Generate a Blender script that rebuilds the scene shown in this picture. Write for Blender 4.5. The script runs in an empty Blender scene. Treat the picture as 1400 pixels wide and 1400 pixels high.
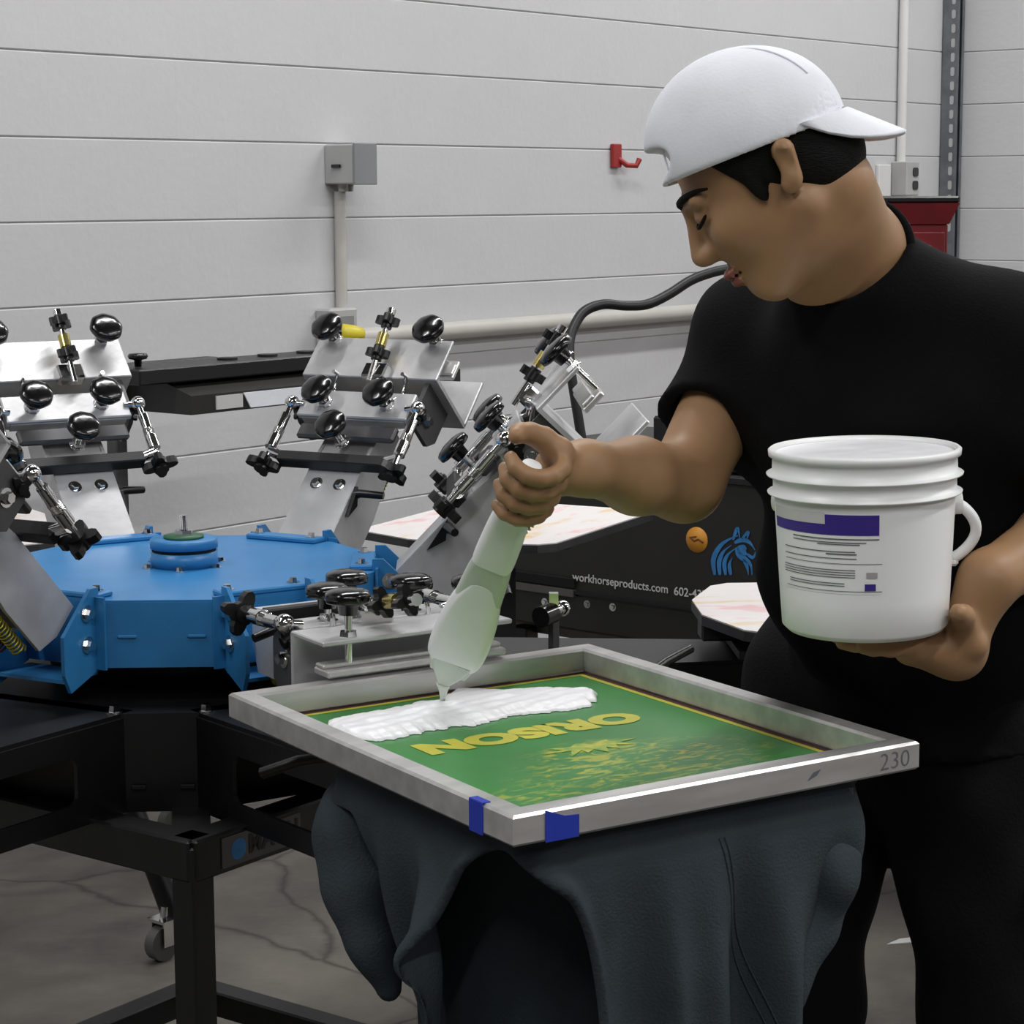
import bpy, bmesh, math, random
import numpy as np
from mathutils import Matrix, Vector, Euler

random.seed(7); np.random.seed(7)
SC = bpy.context.scene
COL = SC.collection
PI = math.pi

# ------------------------------------------------------------------ camera
FPX, PITCH, ROLL, CAMH = 2971.6, .1443, -.0048, 1.48
FW = np.array([0, math.cos(PITCH), -math.sin(PITCH)])
_up = np.array([0, math.sin(PITCH), math.cos(PITCH)]); _rt = np.array([1., 0, 0])
RT = math.cos(ROLL)*_rt + math.sin(ROLL)*_up
UP = -math.sin(ROLL)*_rt + math.cos(ROLL)*_up
CAM = np.array([0, 0, CAMH])
cd = bpy.data.cameras.new('camera'); cam = bpy.data.objects.new('camera', cd); COL.objects.link(cam)
cd.sensor_width = 36; cd.lens = FPX/1400*36; cd.clip_end = 60
cam.matrix_world = Matrix(((RT[0], UP[0], -FW[0], 0), (RT[1], UP[1], -FW[1], 0), (RT[2], UP[2], -FW[2], CAMH), (0, 0, 0, 1)))
SC.camera = cam
SC.view_settings.view_transform = 'Standard'; SC.view_settings.look = 'None'
SC.view_settings.gamma = 1; SC.view_settings.use_curve_mapping = False
SC.view_settings.exposure = 0.0

def ray(x, y): return FW + (x-700)/FPX*RT - (y-700)/FPX*UP
def atz(x, y, z): d = ray(x, y); return CAM + d*((z-CAMH)/d[2])
def aty(x, y, Y): d = ray(x, y); return CAM + d*(Y/d[1])
WN = np.array([math.cos(2.4494), math.sin(2.4494), 0]); WT = np.array([WN[1], -WN[0], 0]); WD = 4.2541
def atwall(x, y, off=0.): d = ray(x, y); return CAM + d*((WD-off)/(WN@d))
def room(s, d, z): return WT*s + WN*d + np.array([0, 0, z])

# ------------------------------------------------------------------ world and lamps
w = bpy.data.worlds.new('world'); SC.world = w; w.use_nodes = True
w.node_tree.nodes['Background'].inputs[0].default_value = (.8, .85, .9, 1)
w.node_tree.nodes['Background'].inputs[1].default_value = .05
CEIL = 3.9
LAMPS = [(s, d) for s in (-0.5, 3.4, 6.6) for d in (2.9, -.4, -3.2)]
LAMP_POWER = 60

# ------------------------------------------------------------------ materials
MATS = {}
def srgb(r, g, b):
    f = lambda c: c/12.92 if c <= .04045 else ((c+.055)/1.055)**2.4
    return (f(r/255), f(g/255), f(b/255), 1)
def mat(name, col, rough=.5, metal=0., var=.12, scale=8., bump=0., bscale=60., spec=.5, stretch=None, emit=0., coat=0., trans=0., sss=0., two=None):
    m = bpy.data.materials.new(name); m.use_nodes = True; MATS[name] = m
    nt = m.node_tree; N = nt.nodes; L = nt.links; b = N['Principled BSDF']
    tc = N.new('ShaderNodeTexCoord'); src = tc.outputs['Object']
    if stretch:
        mp = N.new('ShaderNodeMapping'); mp.inputs['Scale'].default_value = stretch; L.new(src, mp.inputs[0]); src = mp.outputs[0]
    n = N.new('ShaderNodeTexNoise'); n.inputs['Scale'].default_value = scale; n.inputs['Detail'].default_value = 5; L.new(src, n.inputs['Vector'])
    r = N.new('ShaderNodeValToRGB'); L.new(n.outputs['Fac'], r.inputs[0])
    c2 = two or tuple(min(1, c*(1+var)) for c in col[:3])+(1,)
    c1 = tuple(c*(1-var) for c in col[:3])+(1,) if not two else col
    r.color_ramp.elements[0].position = .35; r.color_ramp.elements[1].position = .65
    r.color_ramp.elements[0].color = c1; r.color_ramp.elements[1].color = c2
    L.new(r.outputs[0], b.inputs['Base Color'])
    b.inputs['Roughness'].default_value = rough; b.inputs['Metallic'].default_value = metal
    b.inputs['Specular IOR Level'].default_value = spec; b.inputs['Coat Weight'].default_value = coat
    b.inputs['Transmission Weight'].default_value = trans
    if sss:
        b.inputs['Subsurface Weight'].default_value = sss; b.inputs['Subsurface Radius'].default_value = (.02, .008, .004)
    if emit:
        b.inputs['Emission Color'].default_value = col; b.inputs['Emission Strength'].default_value = emit
    if bump:
        n2 = N.new('ShaderNodeTexNoise'); n2.inputs['Scale'].default_value = bscale; n2.inputs['Detail'].default_value = 4; L.new(src, n2.inputs['Vector'])
        bp = N.new('ShaderNodeBump'); bp.inputs['Strength'].default_value = bump; bp.inputs['Distance'].default_value = .004
        L.new(n2.outputs['Fac'], bp.inputs['Height']); L.new(bp.outputs[0], b.inputs['Normal'])
    return m
M_wall = mat('painted_block', srgb(198, 198, 200), .62, var=.02, scale=3, bump=.25, bscale=45, spec=.3)
M_mortar = mat('painted_mortar', srgb(193, 193, 194), .7, var=.03, scale=5, bump=.2)
M_ceil = mat('ceiling_white', srgb(225, 225, 222), .8, var=.02)
M_far = mat('grey_warehouse_paint', srgb(66, 66, 65), .85, var=.05)
M_blue = mat('blue_powder_coat', srgb(46, 122, 180), .36, var=.05, scale=14, bump=.06, bscale=250)
M_bluedark = M_blue
M_black = mat('black_powder_coat', srgb(15, 15, 17), .42, var=.12, scale=10, bump=.05, bscale=200)
M_blackmat = mat('black_steel_satin', srgb(19, 19, 21), .5, var=.15, scale=12)
M_alu = mat('aluminium_plate', srgb(200, 200, 202), .4, metal=.55, var=.16, scale=9, bump=.05, bscale=90)
M_aluraw = mat('brushed_aluminium', srgb(198, 197, 196), .34, metal=.6, var=.12, scale=7, stretch=(1, 6, 6), bump=.04, bscale=120)
M_aludark = mat('dull_grey_steel', srgb(88, 88, 90), .45, metal=.7, var=.18, scale=10)
M_chrome = mat('chrome', srgb(225, 225, 225), .12, metal=1., var=.04)
M_brass = mat('brass_collar', srgb(206, 190, 120), .25, metal=1., var=.08)
M_knob = mat('glossy_black_plastic', srgb(12, 12, 13), .2, var=.1, coat=.3)
M_star = mat('satin_black_plastic', srgb(14, 14, 15), .35, var=.1)
M_spry = mat('yellow_spring_steel', srgb(176, 170, 70), .35, metal=.6, var=.1)
M_sprr = mat('red_spring_steel', srgb(120, 50, 40), .4, metal=.5, var=.1)
M_tape = mat('blue_masking_tape', srgb(28, 52, 170), .6, var=.08, scale=30, bump=.1)
M_yellow = mat('yellow_plastic', srgb(205, 190, 50), .4, var=.06)
M_greybox = mat('grey_enamel', srgb(128, 131, 133), .4, var=.05)
M_greypl = mat('light_grey_plate', srgb(172, 172, 172), .4, var=.05)
M_pipe = mat('painted_conduit', srgb(186, 184, 178), .45, var=.04)
M_pipe2 = mat('white_conduit', srgb(214, 214, 214), .4, var=.03)
M_strut = mat('galvanised_strut', srgb(112, 116, 120), .4, metal=.5, var=.15, scale=20)
M_darkhole = mat('dark_void', srgb(10, 10, 10), .9, var=.1)
M_redp = mat('dark_red_enamel', srgb(104, 22, 28), .35, var=.1)
M_redw = mat('red_hook_paint', srgb(150, 40, 38), .4, var=.1)
M_cable = mat('black_rubber_hose', srgb(30, 30, 31), .45, var=.15, scale=30)
M_oven = mat('charcoal_oven_enamel', srgb(36, 35, 34), .45, var=.08, scale=6)
M_oven2 = mat('grey_oven_trim', srgb(96, 95, 94), .42, metal=.4, var=.12)
M_printw = mat('grey_white_print', srgb(200, 200, 200), .5, var=.05)
M_printb = mat('blue_print', srgb(52, 122, 182), .5, var=.15, scale=40)
M_orange = mat('orange_sticker', srgb(214, 146, 50), .5, var=.05)
M_brown = mat('brown_print', srgb(96, 58, 22), .5, var=.1)
M_label = mat('white_sticker', srgb(205, 205, 203), .45, var=.05)
M_plate = mat('name_plate', srgb(84, 84, 84), .35, metal=.3, var=.12)
M_cap = mat('white_cotton', srgb(236, 239, 246), .85, var=.03, scale=20, bump=.1, bscale=300, spec=.2)
M_skin = mat('skin', srgb(160, 124, 90), .5, var=.07, scale=14, sss=.15, spec=.4)
M_lip = mat('lip', srgb(140, 82, 68), .45, var=.06)
M_eye = mat('eye', srgb(30, 22, 18), .2, var=.1)
M_hair = mat('black_hair', srgb(7, 6, 6), .7, spec=.2, var=.3, scale=60, stretch=(1, 1, 5), bump=.6, bscale=160)
M_shirt = mat('black_cotton_jersey', srgb(9, 9, 11), .92, var=.12, scale=12, bump=.2, bscale=300, spec=.15)
M_pants = mat('washed_black_canvas', srgb(18, 18, 20), .88, var=.25, scale=7, bump=.3, bscale=260, spec=.15)
M_shoe = mat('dark_shoe', srgb(22, 22, 22), .6, var=.1)
M_sweat = mat('charcoal_fleece', srgb(56, 64, 70), .92, var=.1, scale=12, bump=.35, bscale=320, spec=.15)
M_ink = mat('white_plastisol', srgb(246, 246, 250), .38, var=.015, scale=30, bump=.12, bscale=70)
M_bucket = mat('white_hdpe', srgb(246, 248, 248), .35, var=.02, scale=4, sss=.1)
M_purple = mat('purple_print', srgb(62, 44, 140), .45, var=.08)
M_textd = mat('dark_text_print', srgb(92, 94, 100), .5, var=.1)
M_spat = mat('pale_green_plastic', srgb(206, 214, 204), .3, var=.05, scale=20, sss=.1)
M_wheel = mat('grey_rubber', srgb(92, 92, 88), .6, var=.12)

def course_lines(m):
    # beyond the modelled blocks the wall keeps its bed joints as relief
    N = m.node_tree.nodes; L = m.node_tree.links; b = N['Principled BSDF']; tc = N.new('ShaderNodeTexCoord'); sx = N.new('ShaderNodeSeparateXYZ'); L.new(tc.outputs['Object'], sx.inputs[0])
    a = N.new('ShaderNodeMath'); a.operation = 'PINGPONG'; L.new(sx.outputs[2], a.inputs[0]); a.inputs[1].default_value = .1016
    r = N.new('ShaderNodeMapRange'); L.new(a.outputs[0], r.inputs[0]); r.inputs[1].default_value = 0.; r.inputs[2].default_value = .004
    bp = N.new('ShaderNodeBump'); bp.inputs['Strength'].default_value = 1.; bp.inputs['Distance'].default_value = .004; L.new(r.outputs[0], bp.inputs['Height'])
    old = b.inputs['Normal'].links[0].from_node; L.new(old.outputs[0], bp.inputs['Normal']); L.new(bp.outputs[0], b.inputs['Normal'])
course_lines(M_mortar)
# pallet surface: white paper tape stained pink and yellow
def pallet_mat():
    m = mat('stained_pallet_tape', srgb(214, 206, 206), .55)
    N = m.node_tree.nodes; L = m.node_tree.links; b = N['Principled BSDF']
    tc = N.new('ShaderNodeTexCoord'); mp = N.new('ShaderNodeMapping'); mp.inputs['Scale'].default_value = (3, 9, 3); L.new(tc.outputs['Object'], mp.inputs[0])
    n = N.new('ShaderNodeTexNoise'); n.inputs['Scale'].default_value = 2.2; n.inputs['Detail'].default_value = 6; L.new(mp.outputs[0], n.inputs['Vector'])
    r = N.new('ShaderNodeValToRGB'); e = r.color_ramp.elements
    e[0].position = .3; e[0].color = srgb(218, 182, 120); e[1].position = .42; e[1].color = srgb(216, 212, 210)
    x = e.new(.58); x.color = srgb(220, 214, 214); x = e.new(.66); x.color = srgb(222, 178, 178); x = e.new(.8); x.color = srgb(210, 196, 204)
    L.new(n.outputs['Fac'], r.inputs[0]); L.new(r.outputs[0], b.inputs['Base Color'])
    return m
M_pallet = pallet_mat()

def floor_mat():
    m = mat('old_concrete', srgb(104, 99, 91), .55, bump=.3, bscale=30)
    N = m.node_tree.nodes; L = m.node_tree.links; b = N['Principled BSDF']
    tc = N.new('ShaderNodeTexCoord')
    n = N.new('ShaderNodeTexNoise'); n.inputs['Scale'].default_value = 1.7; n.inputs['Detail'].default_value = 9; n.inputs['Roughness'].default_value = .65; L.new(tc.outputs['Object'], n.inputs['Vector'])
    r = N.new('ShaderNodeValToRGB'); e = r.color_ramp.elements
    e[0].position = .3; e[0].color = srgb(66, 63, 60); e[1].position = .7; e[1].color = srgb(118, 112, 103)
    L.new(n.outputs['Fac'], r.inputs[0])
    # cracks
    v = N.new('ShaderNodeTexVoronoi'); v.feature = 'DISTANCE_TO_EDGE'; v.inputs['Scale'].default_value = .9
    n2 = N.new('ShaderNodeTexNoise'); n2.inputs['Scale'].default_value = 3; n2.inputs['Detail'].default_value = 6; L.new(tc.outputs['Object'], n2.inputs['Vector'])
    mx = N.new('ShaderNodeMixRGB'); mx.inputs[0].default_value = .12; L.new(tc.outputs['Object'], mx.inputs[1]); L.new(n2.outputs['Color'], mx.inputs[2]); L.new(mx.outputs[0], v.inputs['Vector'])
    cr = N.new('ShaderNodeValToRGB'); cr.color_ramp.elements[0].color = (.35, .34, .33, 1); cr.color_ramp.elements[1].position = .006; cr.color_ramp.elements[1].color = (1, 1, 1, 1)
    L.new(v.outputs['Distance'], cr.inputs[0])
    mm = N.new('ShaderNodeMixRGB'); mm.blend_type = 'MULTIPLY'; mm.inputs[0].default_value = 1; L.new(r.outputs[0], mm.inputs[1]); L.new(cr.outputs[0], mm.inputs[2])
    L.new(mm.outputs[0], b.inputs['Base Color'])
    return m
M_floor = floor_mat()

# ------------------------------------------------------------------ mesh helpers
def rotz(a): return np.array([[math.cos(a), -math.sin(a), 0], [math.sin(a), math.cos(a), 0], [0, 0, 1.]])
def V(*a): return np.array(a, float)
def unit(v): v = np.asarray(v, float); return v/np.linalg.norm(v)
def basis(ax, hint=(0, 0, 1)):
    ax = unit(ax); h = np.asarray(hint, float)
    if abs(ax@unit(h)) > .98: h = np.array([1., 0, 0])
    u = unit(np.cross(h, ax)); v = np.cross(ax, u); return u, v, ax
class MB:
    def __init__(s): s.v = []; s.f = []; s.sm = []
    def add(s, vs, fs, smooth=False):
        o = len(s.v); s.v += [tuple(map(float, q)) for q in vs]; s.f += [tuple(o+i for i in f) for f in fs]; s.sm += [smooth]*len(fs); return s
    def box(s, c, size, R=None, bev=0.):
        c = np.asarray(c, float); hx, hy, hz = [q/2 for q in size]
        R = np.eye(3) if R is None else R
        if bev <= 0:
            P = [(x*hx, y*hy, z*hz) for x in (-1, 1) for y in (-1, 1) for z in (-1, 1)]
            F = [(0, 1, 3, 2), (4, 6, 7, 5), (0, 4, 5, 1), (2, 3, 7, 6), (0, 2, 6, 4), (1, 5, 7, 3)]
        else:
            b = min(bev, hx*.9, hy*.9, hz*.9); P = []; idx = {}
            for x in (-1, 1):
                for y in (-1, 1):
                    for z in (-1, 1):
                        for a in range(3):
                            q = [x*(hx-b), y*(hy-b), z*(hz-b)]; q[a] += (x, y, z)[a]*b
                            idx[(x, y, z, a)] = len(P); P.append(q)
            F = []
            for a in range(3):
                o = [i for i in range(3) if i != a]
                for sg in (-1, 1):
                    loop = []
                    for p, q in ((-1, -1), (1, -1), (1, 1), (-1, 1)):
                        k = [0, 0, 0]; k[a] = sg; k[o[0]] = p; k[o[1]] = q; loop.append(idx[(*k, a)])
                    F.append(tuple(loop))
            for a in range(3):
                o = [i for i in range(3) if i != a]
                for p in (-1, 1):
                    for q in (-1, 1):
                        k0 = [0, 0, 0]; k0[o[0]] = p; k0[o[1]] = q; k1 = list(k0); k0[a] = -1; k1[a] = 1
                        F.append((idx[(*k0, o[0])], idx[(*k1, o[0])], idx[(*k1, o[1])], idx[(*k0, o[1])]))
            for x in (-1, 1):
                for y in (-1, 1):
                    for z in (-1, 1): F.append(tuple(idx[(x, y, z, a)] for a in range(3)))
        s.add([R@np.array(p)+c for p in P], F); return s
    def ring(s, c, u, v, r, n): return [c+u*r*math.cos(2*PI*i/n)+v*r*math.sin(2*PI*i/n) for i in range(n)]
    def cyl(s, a, b, r0, r1=None, n=16, cap=True, smooth=True):
        a = np.asarray(a, float); b = np.asarray(b, float); r1 = r0 if r1 is None else r1
        u, v, ax = basis(b-a); A = s.ring(a, u, v, r0, n); B = s.ring(b, u, v, r1, n)
        s.add(A+B, [(i, (i+1) % n, n+(i+1) % n, n+i) for i in range(n)], smooth)
        if cap: s.add(A, [tuple(range(n))[::-1]]); s.add(B, [tuple(range(n))])
        return s
    def lathe(s, prof, c=(0, 0, 0), ax=(0, 0, 1), n=28, smooth=True, lob=0, la=0., u0=None):
        c = np.asarray(c, float); u, v, ax = basis(ax)
        if u0 is not None: u = unit(np.asarray(u0, float)-ax*(np.asarray(u0, float)@ax)); v = np.cross(ax, u)
        vs = []
        for r, h in prof:
            for i in range(n):
                t = 2*PI*i/n; rr = r*(1+la*math.cos(lob*t)) if lob else r
                vs.append(c+u*rr*math.cos(t)+v*rr*math.sin(t)+ax*h)
        m = len(prof)
        s.add(vs, [(j*n+i, j*n+(i+1) % n, (j+1)*n+(i+1) % n, (j+1)*n+i) for j in range(m-1) for i in range(n)], smooth); return s
    def tube(s, pts, r, n=10, closed=False, cap=True):
        pts = [np.asarray(p, float) for p in pts]; m = len(pts); rr = r if hasattr(r, '__len__') else [r]*m
        vs = []; u = None
        for i, p in enumerate(pts):
            t = unit(pts[min(i+1, m-1)]-pts[max(i-1, 0)])
            if u is None: u, v, _ = basis(t)
            else: u = unit(u-t*(u@t)); v = np.cross(t, u)
            vs += s.ring(p, u, v, rr[i], n)
        s.add(vs, [(j*n+i, j*n+(i+1) % n, (j+1)*n+(i+1) % n, (j+1)*n+i) for j in range(m-1) for i in range(n)], True)
        if cap: s.add(vs[:n], [tuple(range(n))[::-1]]); s.add(vs[-n:], [tuple(range(n))])
        return s
    def prism(s, poly, o, u, v, d, smooth=False):
        # poly 2d points in plane (u,v) at o, extruded along vector d
        o = np.asarray(o, float); u = np.asarray(u, float); v = np.asarray(v, float); d = np.asarray(d, float); n = len(poly)
        A = [o+u*p[0]+v*p[1] for p in poly]; B = [q+d for q in A]
        s.add(A, [tuple(range(n))[::-1]]); s.add(B, [tuple(range(n))])
        s.add(A+B, [(i, (i+1) % n, n+(i+1) % n, n+i) for i in range(n)], smooth); return s
    def grid(s, P, smooth=True, flip=False):
        m, n = len(P), len(P[0]); vs = [q for r in P for q in r]
        fs = [(j*n+i, j*n+i+1, (j+1)*n+i+1, (j+1)*n+i) for j in range(m-1) for i in range(n-1)]
        if flip: fs = [f[::-1] for f in fs]
        s.add(vs, fs, smooth); return s
    def sphere(s, c, r, n=14, sc=(1, 1, 1)):
        pr = [(r*math.sin(PI*j/10)+1e-6, -r*math.cos(PI*j/10)) for j in range(11)]
        k = len(s.v); s.lathe(pr, (0, 0, 0), n=n)
        for i in range(k, len(s.v)): q = s.v[i]; s.v[i] = (q[0]*sc[0]+c[0], q[1]*sc[1]+c[1], q[2]*sc[2]+c[2])
        return s
    def mesh(s, name):
        me = bpy.data.meshes.new(name); me.from_pydata(s.v, [], s.f); me.polygons.foreach_set('use_smooth', s.sm); 
        bm = bmesh.new(); bm.from_mesh(me); bmesh.ops.recalc_face_normals(bm, faces=bm.faces[:]); bm.to_mesh(me); bm.free()
        me.update(); return me
    def build(s, name, m, parent=None, loc=None, rot=None):
        return link(name, s.mesh(name), m, parent, loc, rot)
def link(name, me, m, parent=None, loc=None, rot=None):
    o = bpy.data.objects.new(name, me); COL.objects.link(o)
    if m is not None and not me.materials: me.materials.append(m)
    if parent is not None: o.parent = parent
    if loc is not None: o.location = tuple(loc)
    if rot is not None: o.rotation_euler = tuple(rot)
    return o
def tag(o, label, cat, group=None, kind=None):
    o['label'] = label; o['category'] = cat
    if group: o['group'] = group
    if kind: o['kind'] = kind
    return o
def thing(name, label, cat, loc=(0, 0, 0), rz=0, group=None):
    o = bpy.data.objects.new(name, None); COL.objects.link(o); o.location = tuple(loc); o.rotation_euler = (0, 0, rz); o.empty_display_size = .1
    return tag(o, label, cat, group)
def copy_tree(o, parent=None):
    c = o.copy(); COL.objects.link(c); c.parent = parent
    for ch in list(o.children): copy_tree(ch, c)
    return c
def text_mesh(txt, size, ext=0., off=0., sx=1., align='CENTER', spacing=1.):
    cu = bpy.data.curves.new('t', 'FONT'); cu.body = txt; cu.size = size; cu.extrude = ext; cu.offset = off; cu.align_x = align; cu.align_y = 'CENTER'; cu.space_character = spacing; cu.resolution_u = 4
    o = bpy.data.objects.new('t', cu); COL.objects.link(o)
    dg = bpy.context.evaluated_depsgraph_get(); me = bpy.data.meshes.new_from_object(o.evaluated_get(dg)); me.materials.clear()
    bpy.data.objects.remove(o)
    if sx != 1.: me.transform(Matrix.Diagonal((sx, 1, 1, 1)))
    return me
def place(me, o, ex, ey):
    # put a mesh drawn in xy into the plane (ex,ey) at o
    ex = unit(ex); ey = unit(ey); ez = np.cross(ex, ey)
    me.transform(Matrix(((ex[0], ey[0], ez[0], o[0]), (ex[1], ey[1], ez[1], o[1]), (ex[2], ey[2], ez[2], o[2]), (0, 0, 0, 1)))); return me
def rrect(w, h, r, n=4):
    P = []
    for cx, cy, a0 in ((w/2-r, h/2-r, 0), (-w/2+r, h/2-r, PI/2), (-w/2+r, -h/2+r, PI), (w/2-r, -h/2+r, 1.5*PI)):
        for i in range(n+1): t = a0+PI/2*i/n; P.append((cx+r*math.cos(t), cy+r*math.sin(t)))
    return P

# ------------------------------------------------------------------ signed distance volumes -> one smooth mesh
class Field:
    def __init__(s, lo, hi, h):
        s.lo = np.asarray(lo, float); s.h = h; s.n = np.ceil((np.asarray(hi, float)-s.lo)/h).astype(int)+1
        s.D = np.full(tuple(s.n), .2, np.float32); s.ax = [(s.lo[i]+h*np.arange(s.n[i])).astype(np.float32) for i in range(3)]
    def _sl(s, lo, hi):
        a = np.clip(np.floor((np.asarray(lo)-s.lo)/s.h).astype(int), 0, s.n-1); b = np.clip(np.ceil((np.asarray(hi)-s.lo)/s.h).astype(int)+1, 1, s.n)
        sl = tuple(slice(a[i], max(b[i], a[i]+1)) for i in range(3))
        return sl, s.ax[0][sl[0]][:, None, None], s.ax[1][sl[1]][None, :, None], s.ax[2][sl[2]][None, None, :]
    def _op(s, sl, d, k, op):
        a = s.D[sl]
        if op == 'add':
            h = np.clip(.5+.5*(a-d)/k, 0, 1); s.D[sl] = a*(1-h)+d*h-k*h*(1-h)
        elif op == 'sub':
            h = np.clip(.5-.5*(a+d)/k, 0, 1); s.D[sl] = a*(1-h)-d*h+k*h*(1-h)
    def caps(s, a, b, ra, rb, k=.015, op='add'):
        a = np.asarray(a, float); b = np.asarray(b, float); m = max(ra, rb)+k+3*s.h+.01
        sl, X, Y, Z = s._sl(np.minimum(a, b)-m, np.maximum(a, b)+m)
        ab = b-a; L2 = float(ab@ab)+1e-12
        t = np.clip(((X-a[0])*ab[0]+(Y-a[1])*ab[1]+(Z-a[2])*ab[2])/L2, 0, 1)
        d = np.sqrt((X-a[0]-t*ab[0])**2+(Y-a[1]-t*ab[1])**2+(Z-a[2]-t*ab[2])**2)-(ra+(rb-ra)*t)
        s._op(sl, d, k, op); return s
    def chain(s, pts, rs, k=.015):
        for i in range(len(pts)-1): s.caps(pts[i], pts[i+1], rs[i], rs[i+1], k)
        return s
    def ell(s, c, r, M=None, k=.015, op='add'):
        c = np.asarray(c, float); r = np.asarray(r, float); m = max(r)+k+3*s.h+.01; M = np.eye(3) if M is None else M
        sl, X, Y, Z = s._sl(c-m, c+m); dx, dy, dz = X-c[0], Y-c[1], Z-c[2]
        q = [(M[0, i]*dx+M[1, i]*dy+M[2, i]*dz) for i in range(3)]
        k0 = np.sqrt((q[0]/r[0])**2+(q[1]/r[1])**2+(q[2]/r[2])**2); k1 = np.sqrt((q[0]/r[0]**2)**2+(q[1]/r[1]**2)**2+(q[2]/r[2]**2)**2)+1e-6
        s._op(sl, k0*(k0-1)/k1, k, op); return s
    def plane_cut(s, p, n, lo=None, hi=None, k=.003):
        # removes what lies on the +n side
        n = unit(n); lo = s.lo if lo is None else lo; hi = s.lo+s.h*s.n if hi is None else hi
        sl, X, Y, Z = s._sl(lo, hi); d = -((X-p[0])*n[0]+(Y-p[1])*n[1]+(Z-p[2])*n[2]); s._op(sl, d, k, 'sub'); return s
    def noise(s, amp, fn):
        X, Y, Z = s.ax[0][:, None, None], s.ax[1][None, :, None], s.ax[2][None, None, :]; s.D += (amp*fn(X, Y, Z)).astype(np.float32); return s
    def mesh(s, name):
        D = s.D; D[0] = D[-1] = .1; D[:, 0] = D[:, -1] = .1; D[:, :, 0] = D[:, :, -1] = .1
        neg = D < 0; nx, ny, nz = D.shape
        cnt = np.zeros((nx-1, ny-1, nz-1), np.int8)
        offs = [(i, j, k) for i in (0, 1) for j in (0, 1) for k in (0, 1)]
        for i, j, k in offs: cnt += neg[i:nx-1+i, j:ny-1+j, k:nz-1+k]
        cells = np.argwhere((cnt > 0) & (cnt < 8)); idx = np.full(cnt.shape, -1, np.int32); idx[tuple(cells.T)] = np.arange(len(cells))
        val = np.stack([D[cells[:, 0]+i, cells[:, 1]+j, cells[:, 2]+k] for i, j, k in offs], 1)
        acc = np.zeros((len(cells), 3)); num = np.zeros(len(cells))
        oo = np.array(offs, float)
        for a in range(8):
            for b in range(a+1, 8):
                if np.abs(oo[a]-oo[b]).sum() == 1:
                    va, vb = val[:, a], val[:, b]; m = (va < 0) != (vb < 0); t = np.where(m, va/(va-vb+1e-20), 0)
                    acc += m[:, None]*(oo[a]+t[:, None]*(oo[b]-oo[a])); num += m
        P = s.lo+s.h*(cells+acc/num[:, None]); F = []
        for a in range(3):
            b, c = (a+1) % 3, (a+2) % 3
            s0 = [slice(None)]*3; s1 = [slice(None)]*3; s0[a] = slice(0, -1); s1[a] = slice(1, None)
            ch = neg[tuple(s0)] != neg[tuple(s1)]; e = np.argwhere(ch); e = e[(e[:, b] > 0) & (e[:, c] > 0)]
            eb = np.zeros(3, int); eb[b] = 1; ec = np.zeros(3, int); ec[c] = 1
            q = [e, e-eb, e-eb-ec, e-ec]; ok = np.ones(len(e), bool)
            for z in q: ok &= (z < np.array(cnt.shape)).all(1)
            ids = np.stack([idx[tuple(z[ok].T)] for z in q], 1); fl = neg[tuple(e[ok].T)]
            ids[~fl] = ids[~fl][:, ::-1]; F.append(ids)
        F = np.concatenate(F); F = F[(F >= 0).all(1)]
        me = bpy.data.meshes.new(name); me.vertices.add(len(P)); me.vertices.foreach_set('co', P.ravel())
        me.loops.add(F.size); me.loops.foreach_set('vertex_index', F.ravel().astype(np.int32)); me.polygons.add(len(F))
        me.polygons.foreach_set('loop_start', np.arange(0, F.size, 4, dtype=np.int32)); me.polygons.foreach_set('loop_total', np.full(len(F), 4, np.int32))
        me.polygons.foreach_set('use_smooth', np.ones(len(F), bool)); me.update(calc_edges=True); me.validate()
        s.P = P; return me

# ================================================================== THE ROOM
S0, S1, D0, D1 = -3., 7.86, -5.2, WD
def quadbox(name, s0, s1, d0, d1, z0, z1, m):
    b = MB(); c = room((s0+s1)/2, (d0+d1)/2, (z0+z1)/2); R = np.stack([WT, WN, [0, 0, 1.]], 1)
    b.box(c, (s1-s0, d1-d0, z1-z0), R); return b.build(name, m)
def struct(o): o['kind'] = 'structure'; return o
fl = struct(quadbox('floor', S0-.3, S1+.3, D0-.3, D1+.3, -.12, 0, M_floor))
struct(quadbox('ceiling', S0-.3, S1+.3, D0-.3, D1+.3, CEIL, CEIL+.15, M_far))
wl = struct(quadbox('wall_left', S0, S1+.25, D1+.004, D1+.25, 0, CEIL, M_mortar))
wr = struct(quadbox('wall_right', S1+.004, S1+.25, D0, D1+.004, 0, CEIL, M_mortar))
struct(quadbox('wall_back', S0-.25, S1+.25, D0-.25, D0, 0, CEIL, M_far))
struct(quadbox('wall_side', S0-.25, S0, D0, D1+.25, 0, CEIL, M_far))
C8 = .2032
def block_mesh(L):
    h = C8/2-.0013; b = .0026; t = .004
    pr = [(0, -h+b), (0, h-b), (b, h), (t+.02, h), (t+.02, -h), (b, -h)]
    # profile (depth, z), small relief at the ends too
    m = MB(); A = [(-L/2-.0002, d, z) for d, z in pr]; B = [(L/2+.0002, d, z) for d, z in pr]; n = len(pr)
    m.add(A+B, [(i, (i+1) % n, n+(i+1) % n, n+i) for i in range(n)]); m.add(A, [tuple(range(n))]); m.add(B, [tuple(range(n))[::-1]])
    return m.mesh('block')
BM = block_mesh(.4064); BM.materials.append(M_wall)
BH = block_mesh(.2032); BH.materials.append(M_wall)
aw = math.atan2(WT[1], WT[0])
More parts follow.
